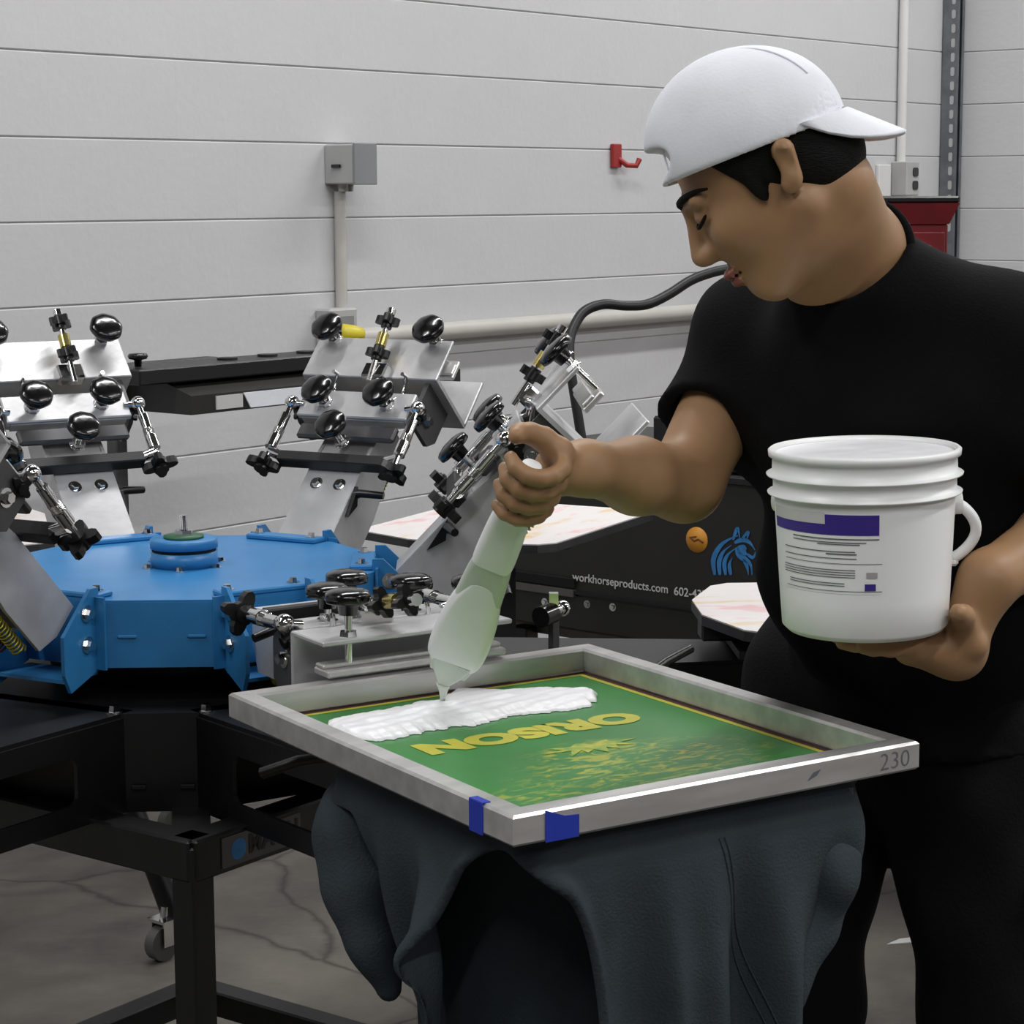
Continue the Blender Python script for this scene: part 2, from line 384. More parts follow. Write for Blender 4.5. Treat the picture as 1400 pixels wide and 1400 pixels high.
for row in range(12):
    z = C8*(row+.5); s = S1 if row % 2 == 0 else S1-.2032
    if row % 2:
        link('block', BH, None, wl, room(S1-.1016, D1+random.uniform(-.0001, .0001), z), (0, 0, aw))
    while s-.4064 > 1.5:
        link('block', BM, None, wl, room(s-.2032, D1+random.uniform(-.00012, .00012), z), (0, 0, aw)); s -= .4064
    d = D1 if row % 2 else D1-.2032
    if row % 2 == 0: link('block', BH, None, wr, room(S1, D1-.1016, z), (0, 0, aw-PI/2))
    while d-.4064 > D1-3.3:
        link('block', BM, None, wr, room(S1+random.uniform(-.00012, .00012), d-.2032, z), (0, 0, aw-PI/2)); d -= .4064
RW = np.stack([WT, WN, [0, 0, 1.]], 1)

# ceiling lamps: hooded two-tube fluorescent fittings
names = {}
for i, (s, d) in enumerate(LAMPS):
    p = room(s, d, CEIL)
    t = thing('ceiling_light', ('%s white strip light from the block wall in the %s row' % (('nearest', 'second', 'third')[i % 3], ('near', 'middle', 'far')[i//3])), 'light', p, aw, 'ceiling strip lights')
    b = MB(); b.prism([(-.12, -.02), (.12, -.02), (.07, -.11), (-.07, -.11)][::-1], (-1.25, 0, 0), (0, 1, 0), (0, 0, 1), (2.5, 0, 0)); b.box((0, 0, -.01), (.3, .1, .02)); b.build('housing', M_ceil, t)
    ld = bpy.data.lights.new('tube_light', 'AREA'); ld.shape = 'RECTANGLE'; ld.size = 2.4; ld.size_y = .16; ld.energy = LAMP_POWER; ld.color = (1, .995, .985)
    lo = bpy.data.objects.new('tube_light', ld); COL.objects.link(lo); lo.parent = t; lo.location = (0, 0, -.125)

# ================================================================== WALL FITTINGS
def wallpt(x, y, off=0): return atwall(x, y, off)
# disconnect switch box with conduit
p = wallpt(458, 225); zt = wallpt(470, 198)[2]; zb = wallpt(470, 252)[2]
t = thing('switch_box', 'grey square electrical box on the block wall above a thin conduit', 'electrical box', (p[0], p[1], zb), aw)
h = zt-zb
b = MB(); b.box((0, -.055, h/2), (.085, .11, h), bev=.004); b.build('body', M_greypl, t)
b = MB(); b.box((0, -.114, h/2), (.09, .008, h+.004), bev=.002); b.build('cover', M_greybox, t)
b = MB(); b.cyl((.03, -.03, 0), (.03, -.03, -.02), .008); b.cyl((.0, -.03, 0), (0, -.03, -.02), .014); b.build('hub', M_pipe, t)
b = MB(); b.box((-.048, -.05, h*.45), (.006, .035, .01), bev=.002); b.build('lever', M_knob, t)
o = MB().cyl((p[0]-WN[0]*.0165, p[1]-WN[1]*.0165, zb-.02), (p[0]-WN[0]*.0165, p[1]-WN[1]*.0165, 1.15), .0165).build('conduit', M_pipe)
tag(o, 'thin painted conduit running down the wall from the grey electrical box', 'conduit')
# outlet with yellow plug
p2 = wallpt(450, 460); t = thing('wall_outlet', 'grey outlet box at the foot of the thin conduit, behind the press knobs', 'outlet', (p2[0], p2[1], p2[2]-.06), aw)
b = MB(); b.box((0, -.03, .065), (.11, .06, .15), bev=.006); b.build('box', M_greypl, t)
b = MB(); b.box((0, -.062, .065), (.07, .006, .11), bev=.002); b.build('faceplate', M_greybox, t)
p3 = wallpt(476, 456, .09)
t = thing('power_plug', 'yellow rubber power plug sticking out of the wall outlet', 'plug', p3, aw)
b = MB(); b.lathe([(.001, -.03), (.02, -.03), (.026, -.015), (.024, .02), (.017, .045), (.008, .05), (.001, .05)], ax=(1, -.3, -.1), n=18); b.build('plug_body', M_yellow, t)
b = MB(); b.cyl((-.03, .009, .003), (-.06, .018, .006), .02); b.build('collar', M_knob, t)
# horizontal pipe
a_, b_ = wallpt(485, 463, .03), wallpt(1285, 400, .03); zz = (a_[2]+b_[2])/2
o = MB().cyl((a_[0], a_[1], zz), (b_[0], b_[1], zz), .026).build('wall_pipe', M_pipe); tag(o, 'horizontal painted pipe along the block wall behind the press', 'pipe')
# red hook
p = wallpt(842, 213); t = thing('wall_hook', 'small red hook screwed to the block wall left of the white cap', 'hook', (p[0], p[1], p[2]-.03), aw)
b = MB(); b.box((-.01, -.008, .03), (.045, .016, .075), bev=.003); b.build('plate', M_redw, t)
b = MB(); b.tube([(.0, -.01, .02), (.02, -.03, .0), (.05, -.045, -.002), (.06, -.05, .02)], .009); b.build('hook_arm', M_redw, t)
# white conduit and duplex outlet
p = wallpt(1228, 100); pb = wallpt(1226, 226)
o = MB().cyl((p[0]-WN[0]*.02, p[1]-WN[1]*.02, pb[2]), (p[0]-WN[0]*.02, p[1]-WN[1]*.02, CEIL), .018).build('conduit', M_pipe2)
tag(o, 'white conduit dropping from the ceiling to the double outlet near the corner', 'conduit')
p = wallpt(1226, 266); t = thing('double_outlet', 'grey double outlet box under the white conduit near the wall corner', 'outlet', (p[0], p[1], p[2]), aw)
b = MB(); b.box((0, -.035, .06), (.095, .07, .13), bev=.004); b.build('box', M_greypl, t)
for zc in (.035, .085): b = MB(); b.prism(rrect(.04, .034, .01), (.015, -.0702, zc), (1, 0, 0), (0, 0, 1), (0, -.003, 0)); b.build('receptacle', M_knob, t)
p = wallpt(1205, 247); o = MB().box((p[0]-WN[0]*.008, p[1]-WN[1]*.008, p[2]), (.09, .016, .12), RW, bev=.003).build('cover_plate', M_pipe2)
tag(o, 'blank white cover plate on the wall left of the double outlet', 'plate')
# slotted strut in the corner
pc = room(S1-.04, D1-.036, 0)
t = thing('strut_channel', 'grey perforated steel strut running up the wall corner', 'strut', pc, aw)
b = MB(); b.box((0, .03, CEIL/2), (.06, .003, CEIL)); b.box((-.03, 0, CEIL/2), (.003, .06, CEIL)); b.box((.028, 0, CEIL/2), (.003, .06, CEIL)); b.box((-.02, -.029, CEIL/2), (.02, .003, CEIL)); b.box((.02, -.029, CEIL/2), (.018, .003, CEIL)); b.build('channel', M_strut, t)
for i in range(int((2.45-1.3)/.055)): MB().prism(rrect(.016, .034, .006, 2), (-.0318, -.015, 1.35+i*.055), (0, 1, 0), (0, 0, 1), (-.002, 0, 0)).build('slot', M_greypl, t)

# ================================================================== RED CABINET behind the shoulder
cY = 7.0; tl = aty(1196, 268, cY); tr = aty(1314, 280, cY); zc = tl[2]
t = thing('tool_cabinet', 'dark red tool cabinet with a flared black-edged top behind the shoulder', 'cabinet', ((tl[0]+tr[0])/2, cY+.12, 0), -.05)
wd = tr[0]-tl[0]
b = MB(); b.box((0, 0, zc-.012), (wd, .26, .022), bev=.006); b.build('top_edge', M_star, t)
b = MB(); P0 = [(-wd/2, -.13), (wd/2, -.13), (wd/2, .13), (-wd/2, .13)]; P1 = [(x*.78, y*.85) for x, y in P0]
vs = [(x, y, zc-.023) for x, y in P0]+[(x, y, zc-.09) for x, y in P1]; b.add(vs, [(0, 1, 2, 3), (7, 6, 5, 4)]+[(i, 4+i, 4+(i+1) % 4, (i+1) % 4) for i in range(4)]); b.build('flared_tray', M_redp, t)
b = MB(); b.box((0, 0, (zc-.09)/2), (wd*.76, .21, zc-.09), bev=.004); b.build('body', M_redp, t)
for k in range(4):
    d_ = MB().box((0, -.108, zc-.22-k*.24), (wd*.7, .008, .21), bev=.003).build('drawer', M_redp, t)
    MB().tube([(-.05, -.112, zc-.16-k*.24), (-.04, -.13, zc-.16-k*.24), (.04, -.13, zc-.16-k*.24), (.05, -.112, zc-.16-k*.24)], .005).build('handle', M_chrome, d_)

# ================================================================== THE PRESS
CX, CY = -.487, 3.185; RP, ZP = .33, .90; HEAD = -58.4; ALPHA = 46.
press = thing('screen_printing_press', 'blue and black six-arm carousel screen printing press with raised print arms', 'printing press', (CX, CY, 0))
HT, HB, AP = .94, .847, .285
def polar(r, a): return np.array([r*math.cos(a), r*math.sin(a)])
# head: twelve-sided blue drum
ha = math.radians(HEAD)
rc = AP/math.cos(PI/12); poly = [tuple(polar(rc, ha+PI/12+i*PI/6)) for i in range(12)]
b = MB(); b.prism(poly, (0, 0, HB), (1, 0, 0), (0, 1, 0), (0, 0, HT-HB-.003)); b.prism([(x*.997, y*.997) for x, y in poly], (0, 0, HT-.003), (1, 0, 0), (0, 1, 0), (0, 0, .003))
head = b.build('carousel_head', M_blue, press)
# plain faces: seam strips and slots
for i in range(6):
    a = ha+math.radians(30+60*i); R = rotz(a)
    for y in (-.045, .05):
        MB().box(R@V(AP+.001, y, HT-.05), (.004, .026, .005), R, bev=.0015).build('slot_tab', M_blue, head)
# arm brackets
def bolt(mb, p, ax, r=.0075, l=.006):
    ax = unit(ax); mb.cyl(p, np.asarray(p)+ax*.0015, r*1.5, n=14); mb.cyl(np.asarray(p)+ax*.0015, np.asarray(p)+ax*(.0015+l), r, r*.86, n=6, smooth=False); return mb
for i in range(6):
    a = ha+math.radians(60*i); R = rotz(a)
    m = MB()
    for sgn in (-1, 1):
        y0 = sgn*.063
        pts = [(AP-.004, .957), (AP+.012, .957), (AP+.07, .90), (AP+.07, .848), (AP+.058, .822), (AP-.004, .845)]
        m.prism(pts, R@V(0, y0-.003, 0), R@V(1, 0, 0), V(0, 0, 1), R@V(0, .006, 0))
        m.box(R@V(AP+.003, sgn*.072, .895), (.004, .02, .1), R)
    m.box(R@V(AP-.02, 0, HT+.004), (.035, .13, .008), R, bev=.002); m.box(R@V(AP+.03, 0, .838), (.07, .12, .005), R)
    br = m.build('arm_bracket', M_blue, press)
    for sgn in (-1, 1):
        for rr, z in ((AP+.022, .925), (AP+.022, .882)):
            bolt(MB(), V(0, 0, 0), V(0, 0, 1)); m = MB(); bolt(m, R@V(rr, sgn*.0665, z), R@V(0, sgn, 0), .008, .008); m.build('bolt', M_chrome, br)
        m = MB(); bolt(m, R@V(AP-.02, sgn*.05, HT+.008), V(0, 0, 1), .0065, .006); m.build('bolt', M_chrome, br)
# hub on top
m = MB(); m.lathe([(.001, 0), (.05, 0), (.05, .022), (.046, .022), (.046, .027), (.05, .027), (.05, .039), (.048, .041), (.001, .041)], (0, 0, HT), n=36)
hub = m.build('centre_hub', M_blue, press)
MB().lathe([(.0465, .0215), (.0475, .0215), (.0475, .0275), (.0465, .0275)], (0, 0, HT), n=36).build('hub_gap', M_darkhole, hub)
M_greenw = mat('green_washer', srgb(38, 92, 62), .5)
MB().lathe([(.001, 0), (.03, 0), (.03, .004), (.001, .004)], (0, 0, HT+.041), n=24).build('washer', M_greenw, hub)
m = MB(); m.cyl((0, 0, HT+.045), (0, 0, HT+.053), .014, n=6, smooth=False); m.cyl((0, 0, HT+.053), (0, 0, HT+.075), .006); m.build('spindle_nut', M_chrome, hub)
for i in range(6):
    a = ha+PI/6+i*PI/3; m = MB(); q = polar(.062, a); bolt(m, (q[0]*.95, q[1]*.95, HT), (0, 0, 1), .005, .005); m.build('hub_bolt', M_chrome, hub)

# ---------------- one print arm, in its own frame: x outwards from the pivot, z up
def star(mb, c, ax, R=.021, t=.011, lobes=4, rot=0.):
    u, v, ax = basis(ax); P = []
    for i in range(lobes*8):
        th = 2*PI*i/(lobes*8)+rot; r = R*(.72+.28*math.cos(lobes*(th-rot))); r = max(r, R*.52); P.append((r*math.cos(th), r*math.sin(th)))
    mb.prism(P, np.asarray(c)-ax*t/2, u, v, ax*t); mb.cyl(np.asarray(c)-ax*(t/2+.006), np.asarray(c)+ax*(t/2+.004), R*.42, n=12); return mb
KNOB = [(.001, .0065), (.012, .0058), (.020, .0038), (.0255, .0012), (.0272, -.0014), (.0274, -.0085), (.0262, -.0108), (.022, -.012), (.013, -.012), (.011, -.026), (.001, -.026)]
def make_arm(ext=0., bot=.832, screw=0.):
    g = lambda x, y, z: V(x-RP, y, z-ZP)
    X = lambda x: x+ext
    # arm channel (box with open underside)
    m = MB(); side = [(.345, .935), (.505, .935), (.60+ext*.5, .925), (.60+ext*.5, .875), (.45, .85), (.36, .85), (.345, .885)]
    for sgn in (-1, 1): m.prism([(x-RP, z-ZP) for x, z in side], V(0, sgn*.048-.003, 0), V(1, 0, 0), V(0, 0, 1), V(0, .006, 0))
    m.box(g(.425, 0, .9335), (.16, .10, .005)); m.box(g(.547+ext*.25, 0, .928), (.10+ext*.5, .095, .005)); m.box(g(.347, 0, .91), (.006, .1, .045))
    arm = m.build('print_arm', M_alu)
    for y in (-.0225, .0225): bolt(MB(), V(0, 0, 0), V(0, 0, 1)); bb = MB(); bolt(bb, g(.455, y, .936), V(0, 0, 1), .0075, .006); bb.build('bolt', M_chrome, arm)
    # black crossbar with registration rods at both ends
    MB().box(g(.49, 0, .951), (.02, .205, .024), bev=.002).build('crossbar', M_blackmat, arm)
    for sgn in (-1, 1):
        y = sgn*.125; m = MB()
        m.cyl(g(.478, y, .958), g(.60+ext*.3, y*.985, .962), .0055, n=12); m.sphere(g(.60+ext*.3, y*.985, .962), .0125, 14); m.cyl(g(.505, y, .959), g(.530, y, .9595), .0105, n=12); m.cyl(g(.545, y, .9595), g(.575, y, .961), .0085, n=12)
        for k in range(6): m.lathe([(.006, 0), (.0095, .0012), (.006, .0024)], g(.531+k*.0024, y, .9593), (1, 0, 0), n=12)
        m.cyl(g(.60+ext*.3, y*.985, .962), g(.60+ext*.3, sgn*.10, .958), .006, n=10)
        m.build('registration_rod', M_chrome, arm)
        m = MB(); star(m, g(.472, y, .957), V(1, 0, 0), .030, .013, 4, .4*sgn); m.build('star_knob', M_star, arm)
        m = MB(); m.cyl(g(.49, sgn*.09, .952), g(.50, sgn*.125, .957), .009, n=12); m.build('rod_joint', M_chrome, arm)
        m = MB(); star(m, g(.60+ext*.3, sgn*.118, .94), V(0, sgn, -.4), .018, .01, 4); m.build('star_knob', M_star, arm)
    def knob(x, y, z, foot, dr=1.):
        MB().lathe([(r*dr, h) for r, h in KNOB], g(x, y, z), n=32, lob=8, la=.022).build('knob', M_knob, arm)
        mm = MB(); mm.cyl(g(x, y, z-.026), g(x, y, foot), .0048, n=12); mm.cyl(g(x, y, foot-.001), g(x, y, foot+.006), .012, .011, n=6, smooth=False); mm.lathe([(.0135, 0), (.0135, .002), (.001, .002)], g(x, y, foot-.003), n=16); mm.build('knob_stem', M_chrome, arm)
    knob(.532+ext*.3, 0, 1.002, .952)
    # micro tilt plates
    m = MB(); m.box(g(.553+ext*.4, 0, .947), (.03, .19, .012), bev=.004); m.build('tilt_bar', M_aludark, arm)
    m = MB(); m.box(g(.605+ext*.6, 0, .953), (.055, .215, .012), bev=.002); m.box(g(.58+ext*.6, 0, .944), (.006, .2, .016)); m.build('tilt_plate', M_alu, arm)
    for sgn in (-1, 1): knob(.605+ext*.6, sgn*.06, 1.0, .96)
    # side cheeks
    for sgn in (-1, 1):
        cx = X(.645); pts = []
        for i in range(9): th = PI/2+PI*i/8*.5; pts.append((cx-.035+.03*math.cos(th), .932+.018*math.sin(th)))
        pts += [(cx-.065, .885), (cx-.045, .868), (cx+.02, .868), (cx+.02, .95)]
        m = MB(); m.prism([(x-RP, z-ZP) for x, z in pts], V(0, sgn*.112-.004, 0), V(1, 0, 0), V(0, 0, 1), V(0, .008, 0)); ck = m.build('cheek_plate', M_aludark, arm)
        m = MB(); bolt(m, g(cx-.035, sgn*.116, .915), V(0, sgn, 0), .0085, .008); m.build('bolt', M_chrome, arm)
    # screen clamp: C-channel, pad and two clamp knobs
    zt = .957
    m = MB(); m.box(g(X(.705), 0, zt), (.085, .265, .006), bev=.0015); m.box(g(X(.666), 0, (zt+bot)/2), (.007, .265, zt-bot)); m.box(g(X(.712), 0, bot), (.098, .265, .007), bev=.0015); m.build('screen_clamp', M_alu, arm)
    padz = (zt+bot)/2+.012 if screw == 0. else screw
    m = MB(); m.box(g(X(.726), 0, padz), (.038, .25, .009), bev=.002); m.box(g(X(.722), 0, padz+.007), (.022, .25, .006), bev=.002); m.build('clamp_pad', M_aluraw, arm)
    kz = 1.0+(.012 if screw else .0)
    for sgn in (-1, 1):
        knob(X(.742) if not screw else X(.728), sgn*(.1 if not screw else .088), kz, zt+.003, 1.02)
        MB().cyl(g(X(.742) if not screw else X(.728), sgn*(.1 if not screw else .088), zt), g(X(.742) if not screw else X(.728), sgn*(.1 if not screw else .088), padz+.008), .0048, n=12).build('clamp_screw', M_chrome, arm)
    # off-contact rod with two star knobs
    m = MB(); m.cyl(g(X(.64), -.02, .978), g(X(.765), -.02, 1.002), .005, n=12); m.cyl(g(X(.765), -.02, 1.002), g(X(.775), -.02, 1.004), .008, n=10); m.box(g(X(.665), -.02, .968), (.03, .045, .024), bev=.003); m.build('off_contact_rod', M_chrome, arm)
    m = MB(); m.cyl(g(X(.705), -.02, .9905), g(X(.728), -.02, .995), .0095, n=14); m.build('collar', M_brass, arm)
    for xx, zz in ((.692, .988), (.752, 1.0)):
        m = MB(); star(m, g(X(xx), -.02, zz), V(1, 0, .19), .021, .013, 4, .3); m.build('star_knob', M_star, arm)
    for y in (-.075, .06): m = MB(); m.tube([g(X(.66), y, .975), g(X(.665), y, .962), g(X(.64), y+.004, .945), g(X(.615), y+.006, .96)], .0035, n=8); m.build('wire_loop', M_chrome, arm)
    m = MB(); m.tube([g(.445, -.05, .925), g(.447, -.062, .927), g(.452, -.10, .918)], [.009, .007, .006], n=10); m.build('latch_lever', M_star, arm)
    m = MB(); m.prism([(.40-RP, .925-ZP), (.455-RP, .935-ZP), (.43-RP, .915-ZP)], V(0, -.058, 0), V(1, 0, 0), V(0, 0, 1), V(0, .007, 0)); m.build('latch_plate', M_star, arm)
    # springs under the channel
    for y, mm_ in ((-.028, M_spry), (.0, M_sprr), (.028, M_spry)):
        P = [g(.37+.17*i/220, y+.0095*math.cos(i*.75), .842+.0095*math.sin(i*.75)) for i in range(221)]
        MB().tube(P, .0016, n=5).build('spring', mm_, arm)
    return arm
def set_arm(o, i, al):
    a = ha+math.radians(60*i); q = polar(RP, a); o.parent = press; o.location = (q[0], q[1], ZP); o.rotation_euler = (0, -math.radians(al), a)
down = make_arm(ext=-.04, bot=.873, screw=.919); set_arm(down, 0, 0); down.rotation_euler[2] = math.radians(-57.6)
upa = make_arm(); set_arm(upa, 1, ALPHA)
for i in (2, 3, 4, 5): set_arm(copy_tree(upa), i, ALPHA)
# small lever on the arm behind to the left, hanging latch
# ---------------- lower carousel: six platen arms
PZ0, PZ1, PH = .665, .80, .142
def plate_hole(mb, o, ux, uz, th, x0, x1, z0, z1, hx0, hx1, hz0, hz1, r=.015):
    # plate with one rounded rectangular hole, thickness vector th
    cx, cz = (hx0+hx1)/2, (hz0+hz1)/2; H = [(cx+p[0], cz+p[1]) for p in rrect(hx1-hx0, hz1-hz0, r, 4)]; n = len(H)
    O = []
    for p in H:
        dx, dz = p[0]-cx, p[1]-cz; tx = ((x1-cx) if dx > 0 else (cx-x0))/max(abs(dx), 1e-6); tz = ((z1-cz) if dz > 0 else (cz-z0))/max(abs(dz), 1e-6); k = min(tx, tz); O.append((cx+dx*k, cz+dz*k))
    # snap the four outer corners
    for (X_, Z_) in ((x0, z0), (x0, z1), (x1, z0), (x1, z1)):
        j = min(range(n), key=lambda i: (O[i][0]-X_)**2+(O[i][1]-Z_)**2); O[j] = (X_, Z_)
    o = np.asarray(o, float); f = lambda p, t: o+ux*p[0]+uz*p[1]+th*t
    vs = [f(p, 0) for p in H]+[f(p, 0) for p in O]+[f(p, 1) for p in H]+[f(p, 1) for p in O]; fs = []
    for i in range(n):
        j = (i+1) % n; fs += [(i, j, n+j, n+i), (2*n+i, 3*n+i, 3*n+j, 2*n+j), (i, 2*n+i, 2*n+j, j), (n+i, n+j, 3*n+j, 3*n+i)]
    mb.add(vs, fs)
pa = math.radians(-57.4)
m = MB(); rr_ = .355/math.cos(PI/6)
hexp = [tuple(polar(.36, pa+math.radians(30+60*i)+s_*.152)) for i in range(6) for s_ in (-1, 1)]
m.prism(hexp, (0, 0, PZ0), (1, 0, 0), (0, 1, 0), (0, 0, PZ1-PZ0)); lower = m.build('lower_hub', M_black, press)
MB().lathe([(.001, 0), (.2, 0), (.2, .05), (.001, .05)], (0, 0, PZ1), n=32).build('bearing_plate', M_blackmat, lower)
for i in range(6):
    a = pa+math.radians(30+60*i); R = rotz(a); m = MB()
    for y in (-.03, .035): MB().box(R@V(.361, y, .70), (.003, .02, .006), R, bev=.001).build('slot_tab', M_blackmat, lower)
    a = pa+math.radians(60*i); R = rotz(a)
    for y in (-.12, .12): m = MB(); q = R@V(.33, y, PZ1); bolt(m, q, V(0, 0, 1), .008, .008); m.build('hub_bolt', M_chrome, lower)
plat_arms = []
for i in range(6):
    a = pa+math.radians(60*i); R = rotz(a); m = MB()
    w0, w1, x0_, x1_ = PH, .066, .31, .95; tau = math.atan2(w0-w1, x1_-x0_); Ls = math.hypot(w0-w1, x1_-x0_)
    m.prism([(x0_, -w0+.006), (x1_, -w1+.006), (x1_, w1-.006), (x0_, w0-.006)], (0, 0, PZ1-.006), (1, 0, 0), (0, 1, 0), (0, 0, .006))
    for sgn in (-1, 1):
        ux = V(math.cos(tau), -sgn*math.sin(tau), 0); th_ = V(-ux[1], ux[0], 0)*.006
        plate_hole(m, V(x0_, sgn*(w0-.006), 0)-th_/2, ux, V(0, 0, 1), th_, 0, Ls, PZ0, PZ1-.006, .11, .35, PZ0+.03, PZ1-.04)
    m.box((x1_-.004, 0, (PZ0+PZ1)/2-.002), (.008, 2*w1-.012, PZ1-PZ0-.012))
    o = m.build('platen_arm', M_black, press, (0, 0, 0), (0, 0, a)); plat_arms.append(o)
    m = MB(); m.box((.98, 0, .833), (.42, .05, .03), bev=.003); m.box((.84, 0, .812), (.05, .2, .012)); m.box((1.1, 0, .82), (.03, .2, .02)); m.build('platen_bar', M_aludark, o)
    if i != 0:
        prof = [(.765, -.06), (.81, -.18), (.84, -.203), (1.27, -.203), (1.285, -.19), (1.285, .19), (1.27, .203), (.84, .203), (.81, .18), (.765, .06)]
        m = MB(); m.prism(prof, (0, 0, .85), (1, 0, 0), (0, 1, 0), (0, 0, .014)); pl = m.build('platen', M_aludark, o)
        m = MB(); m.prism([(x*.997+.003, y*.99) for x, y in prof], (0, 0, .8642), (1, 0, 0), (0, 1, 0), (0, 0, .002)); m.build('pallet_tape', M_pallet, o)
    else:
        prof = [(.75, -.1), (.78, -.19), (1.27, -.19), (1.27, .19), (.78, .19), (.75, .1)]
        m = MB(); m.prism(prof, (0, 0, .850), (1, 0, 0), (0, 1, 0), (0, 0, .014)); m.build('platen', M_aludark, o)
    # lever under the platen
    m = MB(); m.tube([(.74, -.13, .83), (.70, -.17, .82), (.66, -.2, .80)], .007, n=8); m.build('lock_lever', M_star, o)
# ---------------- base frame
dg = math.radians(98.7); HD = .50
corner = [polar(HD, dg+PI/2*i) for i in range(4)]   # back, left, front, right
b4 = rotz(dg+PI/4)
for q in corner:
    m = MB(); m.box((q[0], q[1], .332), (.04, .04, .664), b4, bev=.003); m.build('leg', M_black, press)
    MB().lathe([(.001, 0), (.03, 0), (.03, .012), (.012, .016), (.001, .016)], (q[0], q[1], -.0), n=18).build('foot', M_star, press)
for z, nm, hh in ((.645, 'frame_rail', .055), (.09, 'stretcher', .045)):
    for i in range(4):
        q0, q1 = corner[i], corner[(i+1) % 4]; c = (q0+q1)/2; d = unit(q1-q0); R = rotz(math.atan2(d[1], d[0]))
        L_ = np.linalg.norm(q1-q0)+(.03 if nm == 'frame_rail' else -.04)
        m = MB(); m.box((c[0], c[1], z), (L_, .045, hh), R, bev=.003); o = m.build(nm, M_black, press)
        if nm == 'frame_rail' and i == 2:
            # name plate on the front right rail
            out = unit(c); p0 = corner[2]+d*.105+out*.0232; ez = V(0, 0, 1); ex = V(d[0], d[1], 0)
            if np.cross(ex, ez)@V(out[0], out[1], 0) < 0: ex = -ex
            pl = MB().box((p0[0], p0[1], z), (.15, .002, .04), rotz(math.atan2(ex[1], ex[0]))).build('name_plate', M_plate, press)
            me = text_mesh('MACH', .034, .0003, .0012, 1.0); place(me, V(p0[0]+out[0]*.0015+ex[0]*.022, p0[1]+out[1]*.0015+ex[1]*.022, z), ex, ez); link('plate_lettering', me, M_black, pl)
            me = MB().lathe([(.001, 0), (.014, 0)], V(p0[0]+out[0]*.0014-ex[0]*.045, p0[1]+out[1]*.0014-ex[1]*.045, z), V(out[0], out[1], 0), n=20).build('plate_badge', M_printb, pl)
m = MB()
for i in (0, 1):
    q0, q1 = corner[i], corner[i+2]; d = unit(q1-q0); m.box((0, 0, .655), (2*HD-.06, .05, .03), rotz(math.atan2(d[1], d[0])))
m.cyl((0, 0, .62), (0, 0, .67), .06, n=20); m.build('cross_brace', M_black, press)

gp = aty(757, 835, 2.80)-V(CX, CY, 0); gd = unit(V(gp[0], gp[1], 0)); gs = V(-gd[1], gd[0], 0)
m = MB(); m.box((gp[0], gp[1], (gp[2]+PZ1)/2), (.008, .014, gp[2]-PZ1), rotz(math.atan2(gd[1], gd[0]))); gpo = m.build('register_post', M_aludark, press)
m = MB(); m.cyl(gp-gs*.03+V(0, 0, -.004), gp-gs*.004+V(0, 0, -.002), .014, n=18); m.build('roller', M_knob, gpo)
m = MB(); m.cyl(gp-gs*.004, gp+gs*.018, .007); m.sphere(gp+gs*.02, .011); m.box(gp+V(0, 0, .014), (.012, .014, .02)); m.build('roller_bolt', M_chrome, gpo)

# ================================================================== FLASH DRYER behind the press
ft = unit(WT+WN*.02)
fp = aty(178, 540, 4.35)
f_len = .95
t = thing('flash_dryer', 'long black flash dryer on a caster stand between the two rear print arms', 'flash dryer', (fp[0], fp[1], 0), math.atan2(ft[1], ft[0]))
zf = fp[2]
R0_ = rotz(math.atan2(ft[1], ft[0]))
m = MB(); m.box((f_len/2, .03, zf+.035), (f_len, .12, .032), bev=.003); m.build('arm_bar', M_black, t)
m = MB(); m.prism([(0, -.045), (0, -.006), (.085, .020), (.40, .020), (.40, -.045)], (.10, -.07, zf), (0, 1, 0), (0, 0, 1), (f_len-.1, 0, 0)); m.build('heater_hood', M_oven, t)
m = MB(); m.box((.205, -.0715, zf-.025), (.075, .003, .028)); m.build('rating_label', M_label, t)
m = MB(); m.prism([(0, -.016), (.20, -.016), (.20, .016), (-.02, .016)], (.265, -.0735, zf-.026), (1, 0, 0), (0, 0, 1), (0, .004, 0)); m.build('white_panel', M_cap, t)  # plain white board on the front of the heater hood
m = MB(); m.lathe([(.001, .012), (.018, .011), (.021, .006), (.018, 0), (.008, -.002), (.007, -.016), (.001, -.016)], (.05, .03, zf+.068), n=20); m.build('knob', M_knob, t)
for i in range(4): MB().cyl((.3+i*.12, .03, zf+.05), (.3+i*.12, .03, zf+.056), .022, n=14).build('vent_cap', M_blackmat, t)
cb = R0_.T@(aty(161, 640, 4.5)-V(fp[0], fp[1], 0)); CXL, CYL = cb[0], cb[1]
m = MB(); m.box((CXL, CYL, zf*.5+.06), (.032, .032, zf-.06), bev=.003); m.build('column', M_aludark, t)
m = MB(); m.box(((CXL+.3)/2, CYL, zf+.035), (.34, .04, .03), bev=.003); m.build('head_bracket', M_black, t)
cpt = atz(222, 1312, 0); R_ = rotz(math.atan2(ft[1], ft[0])); cl = R_.T@(cpt-V(fp[0], fp[1], 0))
c1 = aty(238, 1255, cpt[1]+.02); c1l = R_.T@(c1-V(fp[0], fp[1], 0)); c2 = aty(180, 1100, cpt[1]+.06); c2l = R_.T@(c2-V(fp[0], fp[1], 0))
m = MB(); m.cyl(c1l, c2l, .022, n=14); m.cyl(c2l, (CXL, CYL, .55), .022, n=14); m.build('stand_leg', M_black, t)
